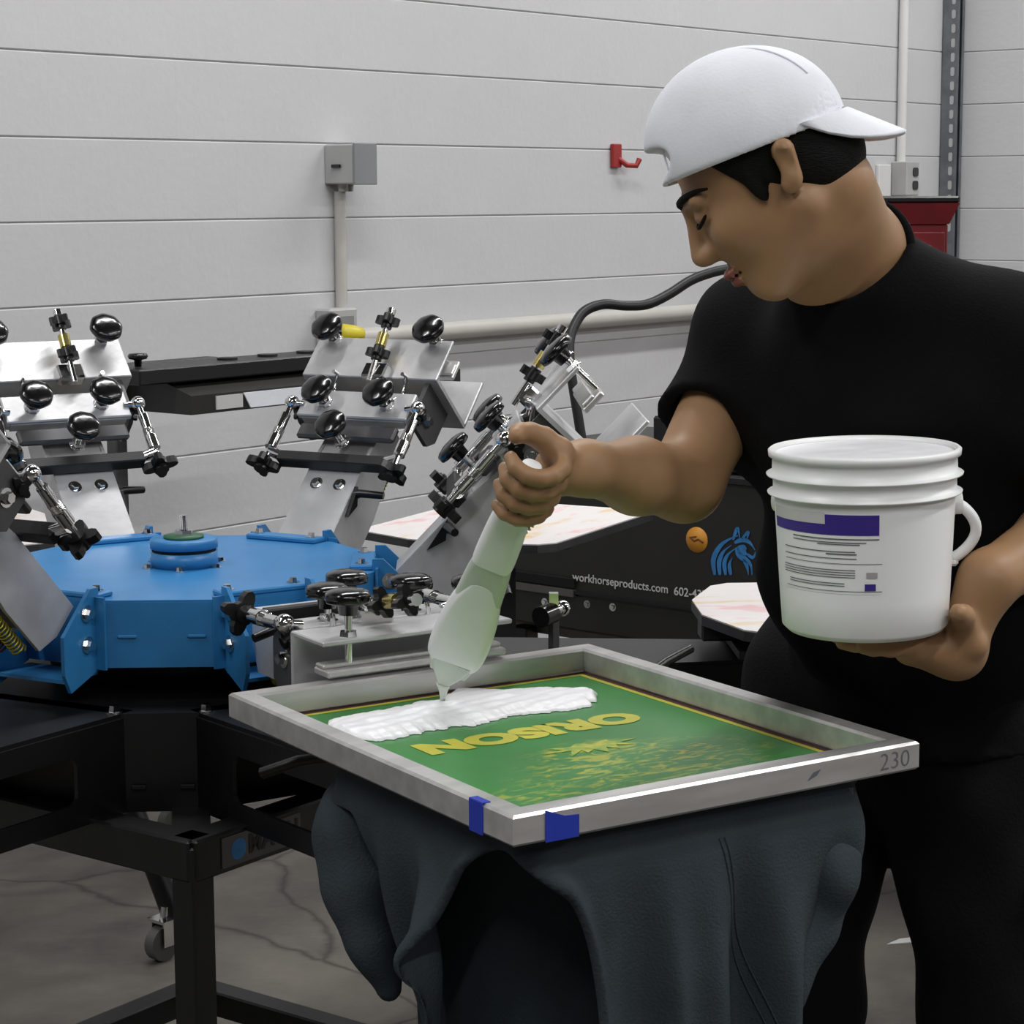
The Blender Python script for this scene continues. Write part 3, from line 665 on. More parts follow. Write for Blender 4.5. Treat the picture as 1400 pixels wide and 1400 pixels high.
def caster(l, par):
    m = MB(); m.cyl((l[0], l[1]-.012, .035), (l[0], l[1]+.012, .035), .035, n=22); m.build('caster_wheel', M_wheel, par)
    m = MB(); m.box((l[0]+.005, l[1]-.017, .055), (.03, .003, .05)); m.box((l[0]+.005, l[1]+.017, .055), (.03, .003, .05)); m.box((l[0]+.005, l[1], .081), (.04, .05, .006)); m.cyl((l[0]+.008, l[1], .08), (l[0]+.012, l[1], .105), .009); m.build('caster_fork', M_chrome, par)
caster(cl, t)
for dx, dy in ((CXL-.3, CYL+.3), (CXL+.35, CYL+.25)):
    l = V(dx, dy, 0); caster(l, t); MB().cyl((dx+.012, dy, .105), (CXL, CYL, .3), .02, n=12).build('stand_leg', M_black, t)

# ================================================================== CONVEYOR OVEN with the horse emblem
df = unit(-WN); Yo = 4.75
o0 = aty(790, 790, Yo); dfz = V(df[0], df[1], 0)
inn = unit(V(WT[0], WT[1], 0))     # into the oven, away from the camera
ovz0, ovz1 = .52, .90
t = thing('conveyor_oven', 'charcoal conveyor oven with blue horse emblem and round orange sticker', 'oven', (o0[0], o0[1], 0), math.atan2(df[1], df[0]))
def ovl(px, py):    # pixel on the oven front face -> local (x, z)
    d = ray(px, py); nn = inn; k = ((V(o0[0], o0[1], CAMH)-CAM)@nn)/(d@nn); P = CAM+d*k; return float((P-V(o0[0], o0[1], 0))@dfz), float(P[2])
xl = ovl(640, 760)[0]; xr = 1.5
m = MB(); m.box(((xl+xr)/2, .35, (ovz0+ovz1)/2), (xr-xl, .7, ovz1-ovz0), bev=.006); m.build('body', M_oven, t)
hx = ovl(884, 600)[0]
m = MB(); m.box(((hx+xr)/2, .35, .957), (xr-hx, .66, .11), bev=.005); m.build('hood', M_black, t)
m = MB(); m.box(((xl+xr)/2, -.004, ovz1-.008), (xr-xl, .014, .016), bev=.002); m.box(((xl+xr)/2, -.004, ovl(900, 818)[1]-.012), (xr-ovl(790, 800)[0], .01, .006)); m.build('trim_strip', M_blackmat, t)
x0, z0 = ovl(685, 795); x1, _ = ovl(788, 795)
m = MB(); m.box(((x0+x1)/2, -.006, z0-.002), (x1-x0, .012, .016)); m.build('slot_cover', M_oven2, t); m = MB(); m.box(((x0+x1)/2, -.0045, z0+.02), (x1-x0, .009, .02)); m.build('slot', M_darkhole, t)
for q in ((745, 823), (803, 826), (838, 830)):
    xx, zz = ovl(*q); m = MB(); bolt(m, V(xx, 0, zz), V(0, -1, 0), .006, .004); m.build('bolt', M_chrome, t)
# lettering
xx, zz = ovl(848, 797); me = text_mesh('workhorseproducts.com', .026, .0003, .0003, 1.0); place(me, V(xx, -.0025, zz), (1, 0, 0), (0, 0, 1)); link('lettering', me, M_printw, t)
xx, zz = ovl(922, 808); me = text_mesh('602-437-2305', .026, .0003, .0003, 1.0, align='LEFT'); place(me, V(xx, -.0025, zz), (1, 0, 0), (0, 0, 1)); link('lettering', me, M_printw, t)
# orange sticker
xx, zz = ovl(953, 738); st = MB().lathe([(.001, .0015), (.0275, .0015), (.0275, 0)], (xx, 0, zz), (0, -1, 0), n=30).build('round_sticker', M_orange, t)
m = MB(); m.tube([(xx-.016, -.002, zz+.004), (xx-.006, -.002, zz-.003), (xx+.004, -.002, zz+.002), (xx+.018, -.002, zz-.004)], .002, n=6); m.tube([(xx-.018, -.002, zz+.004), (xx, -.002, zz+.007)], .0012, n=5); m.build('sticker_script', M_brown, st)
# horse emblem: strokes traced in units of about the emblem height
def stroke(P, w0, w1):
    m = MB(); n = len(P); A = []; B = []
    for i, p in enumerate(P):
        p = np.array(p, float); q = unit(np.array(P[min(i+1, n-1)], float)-np.array(P[max(i-1, 0)], float)); nn = np.array([-q[1], q[0]]); f = i/(n-1); w_ = (w0*(1-f)+w1*f)*(.35+1.3*math.sin(PI*min(.95, f+.08)))
        A.append(p+nn*w_); B.append(p-nn*w_)
    return A, B
def curve(P, n=14):
    P = np.array(P, float); out = []
    for i in range(n):
        t_ = i/(n-1)*(len(P)-1); k = min(int(t_), len(P)-2); f = t_-k; p0, p1, p2, p3 = P[max(k-1, 0)], P[k], P[k+1], P[min(k+2, len(P)-1)]
        out.append(.5*((2*p1)+(-p0+p2)*f+(2*p0-5*p1+4*p2-p3)*f*f+(-p0+3*p1-3*p2+p3)*f**3))
    return out
HS = [([(978, 786), (976, 765), (984, 748), (996, 738), (1010, 732)], 2.6, 1.2), ([(985, 786), (984, 768), (990, 754), (1001, 745)], 2.4, 1.0), ([(993, 786), (991, 770), (996, 758), (1006, 750)], 2.2, 1.0), ([(1000, 786), (998, 772), (1002, 762)], 2.0, .8),
      ([(1003, 738), (1009, 722), (1012, 735)], 1.6, 1.2), ([(1015, 737), (1024, 727), (1021, 740)], 1.4, 1.0), ([(1005, 742), (1016, 738), (1026, 742), (1033, 752)], 2.4, 1.2), ([(1008, 748), (1011, 758), (1020, 765), (1027, 772), (1029, 786)], 3.0, 1.6),
      ([(1014, 745), (1016, 754), (1022, 758)], 5.0, 3.0), ([(1022, 757), (1030, 762), (1034, 754)], 1.6, 1.0), ([(1017, 764), (1022, 774), (1024, 786)], 1.8, 1.0)]
em = MB()
for P, w0, w1 in HS:
    A, B = stroke(curve(P), w0, w1)
    for k in range(len(A)-1):
        q = [ovl(*A[k]), ovl(*A[k+1]), ovl(*B[k+1]), ovl(*B[k])]; em.add([(x, -.002, z) for x, z in q], [(0, 1, 2, 3)])
em.build('horse_emblem', M_printb, t)
m = MB(); m.box(((xl+xr)/2, .1, ovz0-.02), (xr-xl, .05, .035), bev=.003); m.build('bottom_rail', M_oven2, t)
for x in (xl+.12, (xl+xr)/2, xr-.1):
    for y in (.06, .6): MB().box((x, y, ovz0/2-.01), (.045, .045, ovz0-.02), bev=.003).build('leg', M_black, t)
m = MB(); m.cyl((xl-.02, .08, ovz1-.1), (xl-.02, .62, ovz1-.1), .03); m.box((xl-.01, .35, ovz1-.12), (.05, .56, .05)); m.build('belt_roller', M_aludark, t)
bx_, bz_ = ovl(968, 921); MB().box((bx_, .02, bz_), (.085, .09, .03), bev=.004).build('blue_box', M_blue, t)  # small blue box added below the oven front, standing for an unidentified part
# hose from the oven hood up to the wall side
ps = [(779, 500), (779, 466), (786, 444), (800, 425), (825, 416), (855, 418), (885, 416), (915, 402), (945, 383), (975, 372), (1010, 364), (1040, 350)]
hp = curve([aty(x, y, 5.2+.02*i) for i, (x, y) in enumerate(ps)], 60)
dn = [hp[0]+V(0, 0, -.05*i)+V(.008*i, -.004*i, 0) for i in range(4, 0, -1)]
hw_ = atwall(1110, 345, .02); mid_ = hp[-1]*.5+hw_*.5+V(0, 0, -.06); hp = hp+curve([hp[-1]*.9+mid_*.1, mid_, hw_], 24)
o = MB().tube(dn+hp, .0125, n=10).build('air_hose', M_cable); tag(o, 'black rubber hose curving up in front of the wall pipe towards the face', 'hose')

# ================================================================== SCREEN FRAME in the clamp
fa = .5693; E1 = V(math.cos(fa), math.sin(fa), 0); E2 = V(-math.sin(fa), math.cos(fa), 0); NC = V(-.0007, 1.9525, 0); FL, FWD = .508, .611; ST, SB = .911, .8805; PW = .0265
def fr(a, b_, z): return NC+E1*a+E2*b_+V(0, 0, z)
RF = np.stack([E1, E2, [0, 0, 1.]], 1)
scr = thing('print_screen', 'aluminium framed print screen with green stencil lying under the spatula', 'print screen', fr(FL/2, FWD/2, SB), fa)
def sl(a, b_, z): return V(a-FL/2, b_-FWD/2, z-SB)
hgt = ST-SB; zc = (ST+SB)/2
def rail(p, d, n_, L_):
    # p: outer corner, d: along, n_: towards the inside; mitred ends, rounded edges
    c_ = .0028; sec = [(c_, 0), (PW-c_, 0), (PW, c_), (PW, hgt-c_), (PW-c_, hgt), (c_, hgt), (0, hgt-c_), (0, c_)]
    A = [p+n_*x+d*x+V(0, 0, z) for x, z in sec]; B_ = [p+n_*x+d*(L_-x)+V(0, 0, z) for x, z in sec]; k = len(sec)
    m = MB(); m.add(A+B_, [(i, (i+1) % k, k+(i+1) % k, k+i) for i in range(k)]); m.add(A, [tuple(range(k))[::-1]]); m.add(B_, [tuple(range(k))]); m.build('frame_rail', M_aluraw, scr)
rail(sl(0, 0, SB), V(1, 0, 0), V(0, 1, 0), FL); rail(sl(0, FWD, SB), V(1, 0, 0), V(0, -1, 0), FL); rail(sl(0, 0, SB), V(0, 1, 0), V(1, 0, 0), FWD); rail(sl(FL, 0, SB), V(0, 1, 0), V(-1, 0, 0), FWD)
# mesh with emulsion
def stencil_mat():
    m = mat('green_emulsion', srgb(52, 132, 58), .33, var=.06, scale=10)
    N = m.node_tree.nodes; L = m.node_tree.links; b = N['Principled BSDF']; tc = N.new('ShaderNodeTexCoord')
    old = b.inputs['Base Color'].links[0].from_socket
    def math_(op, a, b2):
        n = N.new('ShaderNodeMath'); n.operation = op
        for i, q in enumerate((a, b2)):
            if isinstance(q, (int, float)): n.inputs[i].default_value = q
            elif q is not None: L.new(q, n.inputs[i])
        return n.outputs[0]
    sx = N.new('ShaderNodeSeparateXYZ'); L.new(tc.outputs['Object'], sx.inputs[0]); x, y = sx.outputs[0], sx.outputs[1]
    # soft elliptical picture area (object x along the short side, y along the long side)
    def area(cx, cy, rx, ry):
        a = math_('DIVIDE', math_('SUBTRACT', x, cx), rx); c = math_('DIVIDE', math_('SUBTRACT', y, cy), ry)
        r2 = math_('ADD', math_('MULTIPLY', a, a), math_('MULTIPLY', c, c)); return math_('SUBTRACT', 1.0, r2)
    A = math_('MAXIMUM', area(.03, -.13, .18, .10), math_('MAXIMUM', area(.005, -.055, .09, .05), area(-.13, -.165, .06, .04)))
    mp = N.new('ShaderNodeMapping'); mp.inputs['Scale'].default_value = (34, 90, 1); mp.inputs['Rotation'].default_value = (0, 0, .5); L.new(tc.outputs['Object'], mp.inputs[0])
    n = N.new('ShaderNodeTexNoise'); n.inputs['Scale'].default_value = 1.0; n.inputs['Detail'].default_value = 7; n.inputs['Distortion'].default_value = 1.2; L.new(mp.outputs[0], n.inputs['Vector'])
    f = math_('MULTIPLY', math_('SUBTRACT', n.outputs['Fac'], .49), 7.); f = math_('MULTIPLY', f, math_('MINIMUM', math_('MAXIMUM', A, 0.), .8))
    f = math_('MINIMUM', math_('MAXIMUM', f, 0.), .75)
    mx = N.new('ShaderNodeMixRGB'); L.new(f, mx.inputs[0]); L.new(old, mx.inputs[1]); mx.inputs[2].default_value = srgb(186, 186, 52); L.new(mx.outputs[0], b.inputs['Base Color'])
    return m
M_em = stencil_mat()
M_yel = mat('bare_yellow_mesh', srgb(190, 186, 52), .45, var=.05, scale=30)
M_yel2 = mat('half_open_mesh', srgb(110, 158, 54), .45, two=srgb(190, 190, 52), scale=70)
M_mar = mat('maroon_edge_tape', srgb(66, 24, 20), .5, var=.1)
MZ = SB+.0008
def patch(a0, a1, b0, b1, z, m, nm):
    return MB().add([sl(a0, b0, z), sl(a1, b0, z), sl(a1, b1, z), sl(a0, b1, z)], [(0, 1, 2, 3)]).build(nm, m, scr)
patch(PW, FL-PW, PW, FWD-PW, MZ, M_em, 'mesh_fabric')
def border(i0, i1, z, m, nm):
    mb = MB(); a0, a1, b0, b1 = PW+i0, FL-PW-i0, PW+i0, FWD-PW-i0; d = i1-i0
    for q in ((a0, a1, b0, b0+d), (a0, a1, b1-d, b1), (a0, a0+d, b0+d, b1-d), (a1-d, a1, b0+d, b1-d)):
        mb.add([sl(q[0], q[2], z), sl(q[1], q[2], z), sl(q[1], q[3], z), sl(q[0], q[3], z)], [(0, 1, 2, 3)])
    mb.build(nm, m, scr)
border(0, .009, MZ+.0003, M_mar, 'edge_tape'); border(.009, .0165, MZ+.0003, M_yel, 'bare_mesh_border')
me = text_mesh('ORISON', .060, 0., .0042, 1.24, spacing=1.06); place(me, sl(.253, .358, MZ+.0006), (-1, 0, 0), (0, -1, 0)); link('stencil_lettering', me, M_yel, scr)
# crown shape above the picture
cr = [(-.062, .002), (-.036, .007), (-.044, .024), (-.026, .013), (-.020, .030), (-.011, .016), (-.001, .036), (.006, .017), (.020, .026), (.020, .013), (.044, .030), (.031, .009), (.066, .006), (.036, .001), (.050, -.012), (.022, -.005), (.010, -.014), (-.006, -.004), (-.030, -.012), (-.028, -.003)]
mb = MB(); mb.prism([(-x, -y) for x, y in cr], sl(.275, .272, MZ+.0005), V(1, 0, 0), V(0, 1, 0), V(0, 0, .0001)); mb.build('stencil_artwork', M_yel2, scr)
# blue tape on the near corner, worn corner label, marker number
m = MB(); m.box(sl(-.0006, .064, zc), (.0012, .024, hgt+.001)); m.box(sl(.004, .064, ST+.0005), (.009, .024, .001)); m.build('tape_strip', M_tape, scr)
m = MB(); m.prism([(0, -.0155), (.038, -.0155), (.038, .006), (.022, .007), (.0, .0155)], sl(.036, -.0012, zc), V(1, 0, 0), V(0, 0, 1), V(0, .001, 0)); m.build('tape_strip', M_tape, scr)
me = text_mesh('230', .026, 0., -.0004, 1.1); place(me, sl(FL-.034, -.0004, zc-.001), (1, 0, 0), (0, 0, 1)); link('marker_number', me, M_textd, scr)
MB().prism([(0, 0), (.012, .004), (.018, .010), (.008, .008)], sl(.355, -.0004, zc-.005), V(1, 0, 0), V(0, 0, 1), V(0, .0002, 0)).build('scuff_mark', M_textd, scr)

# ================================================================== WHITE INK on the screen
def vnoise(x, y, seed=0):
    def hsh(i, j): return math.sin(i*127.1+j*311.7+seed*74.7)*43758.5453 % 1.
    i, j = math.floor(x), math.floor(y); f, g = x-i, y-j; f = f*f*(3-2*f); g = g*g*(3-2*g)
    return (hsh(i, j)*(1-f)+hsh(i+1, j)*f)*(1-g)+(hsh(i, j+1)*(1-f)+hsh(i+1, j+1)*f)*g
def fbm(x, y, seed=0): return sum(vnoise(x*2**k, y*2**k, seed+k)/2**k for k in range(4))/1.875
P = []
na, nb = 260, 60
for j in range(nb+1):
    row = []
    for i in range(na+1):
        u = i/na; v = j/nb*2-1
        a = .062+u*.36
        mid = .472+.018*math.sin(u*2.6)-.012*u + (.010 if .5 < u < .75 else 0)*math.sin((u-.5)/.25*PI)
        half = .052*(min(1, u/.07)**.6)*(min(1, (1-u)/.16)**.7)*(.75+.5*fbm(u*14, 3.1)) + .012*math.sin(PI*u)
        lob = (.030*math.exp(-((u-.66)/.09)**2)) if v > 0 else .0
        jag = .016*(fbm(u*36, 7.7)-.5) + .008*(fbm(u*80, 1.3)-.5)
        half2 = half + (lob if v > 0 else jag)
        b_ = mid + v*half2
        e = max(0., 1-abs(v)**3)*min(1, u/.03)*min(1, (1-u)/.03)
        hgt_ = .0012 + e*(.005+.005*fbm(a*26, b_*60, 4)+.0008*math.sin((b_-.2*a)*320))
        if abs(v) == 1 or i in (0, na): hgt_ = -.0002
        row.append(fr(a, b_, MZ+.0009+hgt_))
    P.append(row)
o = MB().grid(P).build('ink_smear', M_ink); tag(o, 'thick ragged band of white ink spread across the green screen', 'ink')

# ================================================================== SWEATSHIRT draped over the near platen
def drape():
    # closed outline of the platen in (a,b), starting on the far left side, running past the near corner to the right side
    a0, a1, b0, b1 = .04, .462, .03, .575; r = .03
    pts = []
    def arc(cx, cy, t0, t1, n=8): return [(cx+r*math.cos(t0+(t1-t0)*i/n), cy+r*math.sin(t0+(t1-t0)*i/n)) for i in range(n+1)]
    pts += [(a0, b1-(b1-b0-2*r)*i/60-r) for i in range(60)]
    pts += arc(a0+r, b0+r, PI, 1.5*PI, 12)
    pts += [(a0+r+(a1-a0-2*r)*i/60, b0) for i in range(1, 60)]
    pts += arc(a1-r, b0+r, 1.5*PI, 2*PI, 12)
    pts += [(a1, b0+r+(b1-b0-2*r)*i/60) for i in range(1, 60)]
    pts = np.array(pts); n = len(pts)
    seg = np.r_[0, np.cumsum(np.hypot(*np.diff(pts, axis=0).T))]
    tang = np.gradient(pts, axis=0); tang /= np.hypot(*tang.T)[:, None]; nor = np.stack([tang[:, 1], -tang[:, 0]], 1)*-1
    cen = pts.mean(0)
    for k in range(n):
        if (pts[k]-cen)@nor[k] < 0: nor[k] *= -1
    return pts, seg, nor
dp, ds, dn_ = drape()
s_near = ds[66]; s_end = ds[-1]
NT = 84; top = .872; S_H, H_H, RS_, RH_ = -.035, .25, .105, .232
def sm(x, a, b_): t_ = min(1, max(0, (x-a)/(b_-a))); return t_*t_*(3-2*t_)
def outline(s):
    s = min(max(s, 0), s_end-1e-6); k = max(0, min(len(ds)-2, int(np.searchsorted(ds, s))-1)); f = (s-ds[k])/(ds[k+1]-ds[k]); return dp[k]*(1-f)+dp[k+1]*f, unit(dn_[k]*(1-f)+dn_[k+1]*f)
def hang(sn):
    L = .45
    if sn < -.18: L = .05+.41*sm(sn, -.34, -.18)
    if sn > .32: L = .06+.39*(1-sm(sn, .32, .45))
    return L
def ell_(sn, h): return ((sn-S_H)/RS_)**2+((h-H_H)/RH_)**2
def pos(sn, h):
    p, nn = outline(sn+s_near); am = sm(h, .012, .20); ou = sm(h, 0., .05)
    off = (.014*math.sin(sn*46+.6+3*h)+.008*math.sin(sn*93+1.3-5*h))*am+.010*ou
    off -= .08*sm(-sn, .16, .30)*sm(h, .06, .30)+.10*sm(sn, .31, .42)*sm(h, .05, .28)
    off += .034*math.exp(-((sn+.135-(h-.14)*.45)/.020)**2)*sm(h, .03, .12)        # pinched ridge beside the opening
    off += .024*math.exp(-((sn-.20)/.03)**2)*am+.020*math.exp(-((sn-.31)/.022)**2)*am-.022*math.exp(-((sn-.255)/.02)**2)*am-.02*math.exp(-((sn-.13)/.018)**2)*am
    e = ell_(sn, h); off += .016*math.exp(-((e-1.08)/.16)**2)*ou-.05*sm(1.05-e, 0., .3)
    q = p+nn*off; return fr(q[0], q[1], top-.001-h)
sns = [d_-s_near for d_ in np.linspace(.13, s_end-.05, 260)]
m = MB(); nc_ = len(sns); EE = []
for j in range(-5, NT+1):
    for sn in sns:
        if j < 0:
            f = -j/5; p, nn = outline(sn+s_near); q = p-nn*.05*f; m.v.append(tuple(fr(q[0], q[1], top+.003-.001*f))); EE.append(9.); continue
        h = hang(sn)*(j/NT); e = ell_(sn, h)
        m.v.append(tuple(pos(sn, h))); EE.append(e)
nr = NT+6; PR = [(sns[i % nc_], hang(sns[i % nc_])*((i//nc_-5)/NT)) for i in range(len(EE))]
cache = {}
def cross(i, k):
    key = (min(i, k), max(i, k))
    if key not in cache:
        a_, b_ = 0., 1.; pi_, pk = PR[i], PR[k]
        for _ in range(18):
            c_ = (a_+b_)/2; e_ = ell_(pi_[0]+(pk[0]-pi_[0])*c_, pi_[1]+(pk[1]-pi_[1])*c_)
            if (e_ < 1) == (EE[i] < 1): a_ = c_
            else: b_ = c_
        cache[key] = len(m.v); m.v.append(tuple(pos(pi_[0]+(pk[0]-pi_[0])*a_, pi_[1]+(pk[1]-pi_[1])*a_)))
    return cache[key]
fs = []
for j in range(nr-1):
    for i in range(nc_-1):
        f = (j*nc_+i, j*nc_+i+1, (j+1)*nc_+i+1, (j+1)*nc_+i); ins = [EE[q] < 1 for q in f]
        if all(ins): continue
        if not any(ins): fs.append(f); continue
        g_ = []
        for k in range(4):
            a_, b_ = f[k], f[(k+1) % 4]
            if EE[a_] >= 1: g_.append(a_)
            if (EE[a_] < 1) != (EE[b_] < 1): g_.append(cross(a_, b_))
        if len(g_) >= 3: fs.append(tuple(g_))
m.f = fs; m.sm = [True]*len(fs); swo = m.build('sweatshirt', M_sweat)
tag(swo, 'charcoal fleece sweatshirt pulled over the platen and hanging below the screen', 'sweatshirt')
bm = bmesh.new(); bm.from_mesh(swo.data); bmesh.ops.delete(bm, geom=[v for v in bm.verts if not v.link_faces], context='VERTS')
bm.to_mesh(swo.data); bm.free()
sd = swo.modifiers.new('thick', 'SOLIDIFY'); sd.thickness = .003; sd.offset = -1
# the far layer of the hanging body seen through the hem opening
G = []
for j in range(31):
    h = .58*j/30; row = []
    for i in range(81):
        th = 2*PI*i/80; rr_ = 1+.05*math.sin(7*th)*j/30-.12*j/30; row.append(fr(.25+.165*rr_*math.cos(th), .29+.20*rr_*math.sin(th), top-.012-h))
    G.append(row)
MB().grid(G).build('inner_layer', M_sweat, swo)
def sleeve(px, lo, hi, nz):
    F_ = Field(lo, hi, .005)
    for (x0_, y0_, Y0_, r0_), (x1_, y1_, Y1_, r1_) in zip(px[:-1], px[1:]): F_.caps(aty(x0_, y0_, Y0_), aty(x1_, y1_, Y1_), r0_, r1_, .02)
    F_.noise(.004, nz); return link('sleeve', F_.mesh('sleeve'), M_sweat, swo)
wv = lambda X, Y, Z: np.sin(X*70+Z*24)+.7*np.sin(Z*52-Y*44+X*30)
sleeve([(492, 1102, 2.36, .040), (490, 1140, 2.34, .048), (503, 1210, 2.32, .048), (516, 1285, 2.30, .032), (532, 1350, 2.29, .014)], V(-.30, 2.15, .55), V(.05, 2.50, .95), wv)
sleeve([(1096, 1120, 2.24, .030), (1122, 1160, 2.24, .038), (1122, 1195, 2.23, .036), (1098, 1270, 2.22, .032), (1070, 1360, 2.2, .024)], V(.12, 2.08, .50), V(.46, 2.40, .93), wv)
# folded top layer lying on the platen, drawn as a part
prof = [(.05, .04), (.458, .04), (.458, .57), (.05, .57)]
MB().prism(prof, fr(0, 0, .8645), E1, E2, V(0, 0, .011)).build('top_layer', M_sweat, swo)
# stitched seam on the front
for k_ in (0, .007): MB().tube([pos(.215+k_+.11*(h-.03)/.4, h)+V(-.3, -.95, 0)*.001 for h in np.linspace(.03, .43, 50)], .0011, n=6).build('seam', M_sweat, swo)

# ================================================================== PERSON
HCEN = aty(1046, 234, 2.36); HSC = .985
yaw = math.radians(180-9); pit = math.radians(37)
fwd = V(math.cos(yaw)*math.cos(pit), math.sin(yaw)*math.cos(pit), -math.sin(pit)); lft = V(-math.sin(yaw), math.cos(yaw), 0); upv = np.cross(fwd, lft)
HM = np.stack([fwd, lft, upv], 1)
def hw(x, y, z): return HCEN+HM@(V(x, y, z)*HSC)
NECK = aty(1165, 352, 2.47); CHEST = aty(1215, 560, 2.52); PELV = aty(1235, 985, 2.64)
RSH = aty(1040, 450, 2.66); LSH = aty(1388, 500, 2.42); REL = aty(935, 660, 2.51); RWR = aty(800, 640, 2.34)
LEL = V(.665, 2.43, 1.12); LWR = aty(1352, 792, 2.28)
BK = V(.372, 2.255, 1.028)      # bucket base centre
RHP = V(.405, 2.72, .87); LHP = V(.545, 2.60, .90); RKN = V(.345, 2.62, .50); LKN = V(.605, 2.56, .49); RAN = V(.34, 2.70, .09); LAN = V(.68, 2.66, .09)
# spatula axis
TIP = aty(603, 942, 2.50); HND = aty(718, 660, 2.29); SA = unit(HND-TIP); SL = np.linalg.norm(HND-TIP)
lo = V(-.10, 1.98, .0); hi = V(.90, 2.95, 1.72)
B = Field(V(-.08, 2.08, .03), V(.86, 2.90, 1.70), .0038)
def he(x, y, z, r, k=.012, op='add'): B.ell(hw(x, y, z), V(*r)*HSC, HM, k, op)
# trunk, legs and arms
B.caps(PELV+V(.02, 0, 0), CHEST, .105, .12, .05); B.caps(RHP, LHP, .10, .10, .04); B.caps(RSH+(LSH-RSH)*.14, RSH+(LSH-RSH)*.86, .062, .062, .06); B.caps(CHEST, NECK, .12, .06, .05)
B.chain([RHP, RKN, RAN], [.085, .055, .04], .02); B.chain([LHP, LKN, LAN], [.085, .055, .04], .02)
for a in (RAN, LAN): B.caps(a+V(0, 0, -.03), a+V(-.10, -.09, -.045), .035, .028, .02)
B.chain([RSH, REL], [.055, .043], .03); B.chain([REL, (REL+RWR)/2+V(0, 0, .0), RWR], [.043, .041, .028], .02)
B.chain([LSH, LEL], [.055, .043], .03); B.chain([LEL, (LEL*.6+LWR*.4), LWR], [.043, .042, .029], .02)
B.caps(NECK, hw(-.042, 0, -.055), .056, .052, .03); B.caps(NECK+V(-.03, -.01, -.02), hw(.0, 0, -.085), .050, .040, .03)
# head
he(-.008, 0, .033, (.092, .075, .088), .02); he(.022, 0, -.035, (.072, .063, .085), .025); he(.055, 0, -.095, (.034, .030, .026), .02)
for s_ in (-1, 1):
    B.caps(hw(-.012, s_*.052, -.055), hw(.060, s_*.016, -.103), .021*HSC, .018*HSC, .018)
    he(.058, s_*.040, -.030, (.026, .022, .024), .02)
    B.caps(hw(.087, s_*.014, .020), hw(.076, s_*.046, .018), .011*HSC, .009*HSC, .012)
    he(.094, s_*.031, .000, (.014, .019, .011), .010, 'sub'); he(.077, s_*.031, .000, (.0135, .0135, .0125), .004)
    B.caps(hw(-.022, s_*.077, -.026), hw(-.030, s_*.081, .004), .010*HSC, .0125*HSC, .008); he(-.024, s_*.092, -.008, (.009, .007, .014), .005, 'sub'); he(-.015, s_*.079, -.030, (.010, .007, .010), .008)
    he(.100, s_*.011, -.038, (.014, .009, .009), .012)
B.caps(hw(.088, 0, .014), hw(.110, 0, -.032), .009*HSC, .0112*HSC, .012)
he(.095, 0, -.067, (.010, .022, .0065), .006); he(.092, 0, -.0785, (.010, .019, .0065), .005); he(.0905, 0, -.0725, (.012, .024, .0012), .003, 'sub')
# right hand closed round the spatula handle
hu = unit((RWR-HND)-SA*((RWR-HND)@SA)); hv = np.cross(SA, hu)     # towards the wrist, sideways
def grip(al, th, rad=.0255): return HND+SA*al+(hu*math.cos(th)+hv*math.sin(th))*rad
palm = grip(0, 0, .034)
B.chain([RWR, palm+hu*.012+SA*.004], [.027, .027], .02)
B.caps(grip(.032, .1, .036), grip(-.036, .1, .036), .0165, .0155, .014)
vs_ = 1 if hv@V(0, -1, 0) > 0 else -1       # fingers pass on the camera side
for al, r0, ln in ((.034, .0092, .95), (.0125, .0098, 1.0), (-.009, .0094, .97), (-.030, .0082, .86)):
    P = [grip(al, vs_*t_*ln, .036-.0105*min(1, t_/1.6)) for t_ in (.15, .75, 1.35, 1.95, 2.55, 3.2, 3.8)]
    B.chain(P, [r0*1.12, r0*1.1, r0*1.05, r0, r0*.96, r0*.92, r0*.85], .004)
P = [grip(.034, -vs_*t_, .034-.007*min(1, t_)) + SA*.0105*t_ for t_ in (.1, .7, 1.3, 1.9, 2.35)]
B.chain(P, [.0145, .0128, .0112, .0102, .0092], .006)
# left hand under the bucket: palm below the base, fingers spread, thumb up the side
ld_ = unit(V(BK[0], BK[1], 0)-V(LWR[0], LWR[1], 0)); lp = V(-ld_[1], ld_[0], 0)
edge = V(BK[0], BK[1], BK[2])-ld_*.088
pal0 = V(edge[0], edge[1], BK[2]-.0185)
B.chain([LWR, pal0-ld_*.014+V(0, 0, -.012), pal0+ld_*.035+V(0, 0, -.005)], [.029, .027, .021], .02)
for s_ in (-1, 1): B.caps(pal0-ld_*.02+V(0, 0, -.012), pal0+ld_*.045+lp*.028*s_+V(0, 0, -.001), .020, .0135, .016)
for off_, ln, r0 in ((-.033, .055, .0082), (-.012, .068, .0092), (.011, .072, .0096), (.033, .060, .0090)):
    k0 = pal0+ld_*.045+lp*off_+V(0, 0, .004); dd = unit(ld_+lp*off_*4)
    B.chain([k0, k0+dd*ln*.45+V(0, 0, -.002), k0+dd*ln*.8, k0+dd*ln+V(0, 0, .0018)], [r0*1.12, r0, r0*.94, r0*.85], .005)
th0 = pal0-ld_*.02-lp*.022
tside = -1 if (lp@V(0, -1, 0)) < 0 else 1
th0 = pal0-ld_*.022+lp*tside*.026
eo = lambda ang, z, r: V(BK[0], BK[1], 0)+(-ld_*math.cos(ang)+lp*tside*math.sin(ang))*r+V(0, 0, z)
B.chain([th0, eo(.25, BK[2]+.002, .1030), eo(.46, BK[2]+.016, .1015), eo(.68, BK[2]+.024, .1010)], [.016, .0135, .0115, .0096], .008)
me = B.mesh('person'); body = link('person', me, M_skin)
